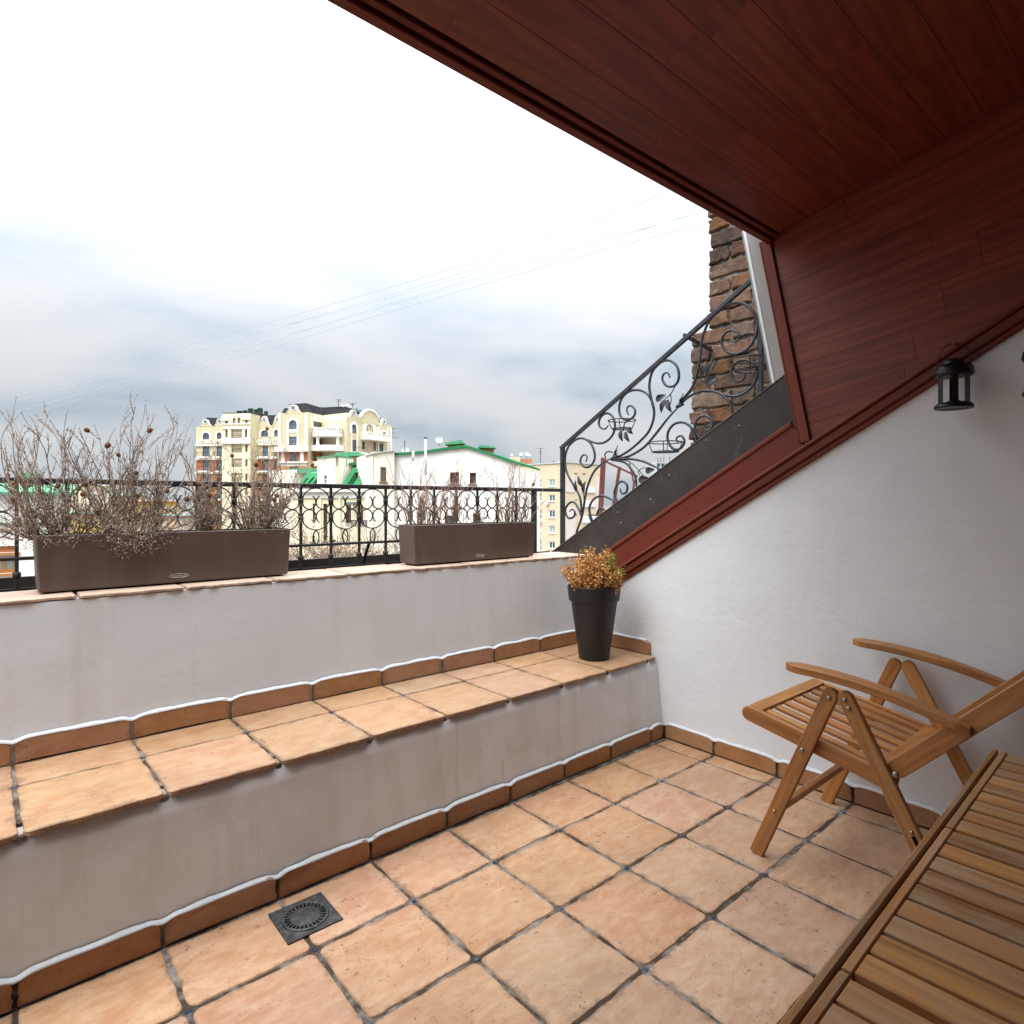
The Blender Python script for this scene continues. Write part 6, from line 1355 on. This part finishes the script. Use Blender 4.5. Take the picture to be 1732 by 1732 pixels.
# ---------------------------------------------------------------- 6. houses down the street, seen through the dry shrubs
def house(name, label, px0, px1, top, D, m_, roof_m, wins, rh=6, ov=0.5, frm='frame_w'):
    o = thing(name, at_d((px0+px1)/2, HOR, D) - UP * (1.3 - GZ), label, 'building'); f = Fac(px0, D, px1, D * 1.03); H = []
    for (a, b, y0, y1) in wins: H.append(f.r(px0 + (px1-px0)*a, px0 + (px1-px0)*b, y0, y1))
    zt_ = f.z((px0+px1)/2, top); wall_sheet(f, 0, f.L, GZ - 8, zt_, H, M[m_], o); body(f, o, m_, 0, f.L, GZ - 8, zt_, 10); ends(f, o, m_, 0, f.L, GZ - 8, zt_)
    for k, h in enumerate(H): window(f, h, o, frm, 'glass', 0, bars=(2, 2), fw=0.13, rec=0.2)
    mb = MB(); hz = rh * D / FOC; a, b = -ov, f.L + ov; m2 = (a+b)/2
    mb.add([f.pt(a, zt_, ov), f.pt(b, zt_, ov), f.pt(b - ov*2, zt_+hz, -5), f.pt(a + ov*2, zt_+hz, -5), f.pt(a, zt_, -10.5), f.pt(b, zt_, -10.5)], [(0,1,2,3), (3,2,5,4), (0,3,4), (1,5,2)]); mb.build('roof', M[roof_m], o); return o
W2 = lambda ys, n: [((i + .25)/n, (i + .7)/n, y, y + 9) for y in ys for i in range(n)]
house('street_house', 'pale yellow house seen through the tall dry shrub', 152, 186, 821, 120, 'creamlight', 'dish', W2((826, 841, 856, 871), 3), 4)
house('street_house', 'peach coloured house seen between the left dry shrubs', 205, 246, 838, 130, 'peach', 'greenpale', W2((843, 857, 871), 4), 4)
house('street_house', 'amber yellow house just above the left planter rim', 262, 300, 848, 90, 'yellow', 'redbrick', W2((856, 872, 888), 3), 3)
house('street_house', 'low orange yellow house behind the left planter centre', 168, 190, 868, 85, 'yellow', 'greenpale', W2((873, 886), 2), 3)
house('street_house', 'pinkish house with white shopfront behind the narrow dry shrub', 300, 334, 872, 75, 'peach', 'tank', W2((877, 889), 3), 3)
# distant unfinished tower block
tw = thing('distant_tower', at_d(1125, HOR, 420) - UP * (1.3 - GZ), 'distant unfinished concrete tower beyond the stair railing', 'building'); f = Fac(1111, 420, 1140, 425)
mb = MB()
for k in range(9): f.box(mb, 0, f.L, f.z(1125, 784 + k*8), f.z(1125, 782.5 + k*8), -8, 0)
mb.build('floor_slab', M['dish'], tw); mb = MB()
for i in range(5): c = f.L*i/4; f.box(mb, c - .4, c + .4, GZ - 10, f.z(1125, 783), -6, -0.3)
mb.build('column', M['dish'], tw)
for px, y in ((1117, 774), (1122, 773), (1127, 772), (1137, 772)): mb = MB(); u = f.u(px); f.box(mb, u - .15, u + .15, f.z(px, 784), f.z(px, y), -3, -2.7); mb.build('rebar_mast', M['blackiron'], tw)

# ---------------------------------------------------------------- bare trees in the courtyard
M['bark'] = m_leaf('bare_bark', (0.10, 0.075, 0.055), (0.19, 0.145, 0.11), (0.26, 0.20, 0.15)); M['deadleaf'] = m_leaf('withered_leaf', (0.17, 0.10, 0.06), (0.26, 0.17, 0.11), (0.32, 0.23, 0.16))
def bare_tree(px, py_top, D, width, label, seed):
    R = random.Random(seed); top = at_d(px, py_top, D); base = Vector((top.x, top.y, GZ)); Ht = top.z - GZ; o = thing('bare_tree', base, label, 'tree', 'bare trees in the courtyard')
    tr = MB(); cr_ = MB(); lf = MB()
    tr.tube([base, base + UP*Ht*.3 + Vector((R.uniform(-.3,.3), R.uniform(-.3,.3), 0)), base + UP*Ht*.62], [0.24, 0.2, 0.13], 8); tr.build('trunk', M['bark'], o, True)
    def br(p, d, L, r, dep):
        n = 4; P = [p.copy()]; q = p.copy(); dd = d.normalized()
        for i in range(n): dd = (dd + Vector((R.gauss(0,.16), R.gauss(0,.16), R.gauss(.05,.10)))).normalized(); q = q + dd*L/n; P.append(q.copy())
        cr_.tube(P, [max(.010, r*(1-.6*i/n)) for i in range(n+1)], 4 if dep else 5, caps=False)
        if dep < 3:
            for i in range(1, n+1):
                for _ in range(3 if dep else 4): br(P[i], (dd*.5 + Vector((R.uniform(-1,1), R.uniform(-1,1), R.uniform(-.15,.9)))), L*R.uniform(.38,.58), r*.5, dep+1)
        elif R.random() < .8:
            for _ in range(2):
                p_ = P[-1] + Vector((R.gauss(0,.12), R.gauss(0,.12), R.gauss(0,.12))); a = Vector((R.uniform(-1,1), R.uniform(-1,1), R.uniform(-1,1))).normalized()*.09; b = a.orthogonal().normalized()*.045; lf.add([p_, p_+a*.5+b, p_+a, p_+a*.5-b], [(0,1,2,3)])
    for k in range(9): a = 2*pi*k/9 + R.uniform(-.3,.3); br(base + UP*Ht*R.uniform(.42,.62), Vector((cos(a)*width, sin(a)*width, R.uniform(.5,1.3))), Ht*.30, 0.07, 0)
    cr_.build('crown', M['bark'], o); lf.build('withered_leaves', M['deadleaf'], o); return o
bare_tree(530, 955, 27, 0.8, 'bare brown tree below the railing at the left planter end', 31)
bare_tree(600, 945, 24, 0.75, 'bare brown tree below the railing between the planters', 32)
bare_tree(655, 925, 28, 0.65, 'bare brown tree below the railing beside the right planter', 33)
bare_tree(322, 930, 40, 0.6, 'bare reddish tree behind the narrow dry shrub', 34)

# ---------------------------------------------------------------- overhead cables
CB = [((1095, 305), (560, 515), (0, 668), 'topmost overhead cable crossing the sky'), ((1140, 322), (620, 510), (0, 690), 'second overhead cable from the top, one of a close pair'), ((1145, 328), (640, 508), (0, 676), 'third overhead cable from the top, lower one of the close pair'),
      ((1172, 343), (700, 505), (60, 690), 'fourth overhead cable from the top'), ((1200, 370), (640, 520), (90, 694), 'fifth overhead cable from the top, with a dark splice'), ((1215, 390), (600, 545), (110, 700), 'lowest overhead cable crossing the sky')]
for k, (a, m_, b, lb) in enumerate(CB):
    A, Bm, C_ = at_d(a[0] + 60, a[1] - 24, 24), at_d(m_[0], m_[1], 60), at_d(b[0] - 60, b[1] + 14, 130); P = []
    for i in range(41):
        t_ = i/40; P.append(A*(1-t_)**2*1 + (Bm*2 - A*.5 - C_*.5)*2*t_*(1-t_) + C_*t_**2)
    o = MB().tube(P, [0.021 + 0.004*(i/40) for i in range(41)], 5).build('overhead_cable', M['cable'], None, True); tag(o, lb, 'cable', 'overhead cables')
    if k == 4: d_ = (P[2] - P[0]).normalized(); s_ = at_d(1142, 387, 26); s_ = min(P, key=lambda p: (p - s_).length); MB().tube([s_ - d_*.18, s_, s_ + d_*.18], [0.01, 0.022, 0.01], 6).build('splice', M['blackiron'], o, True)
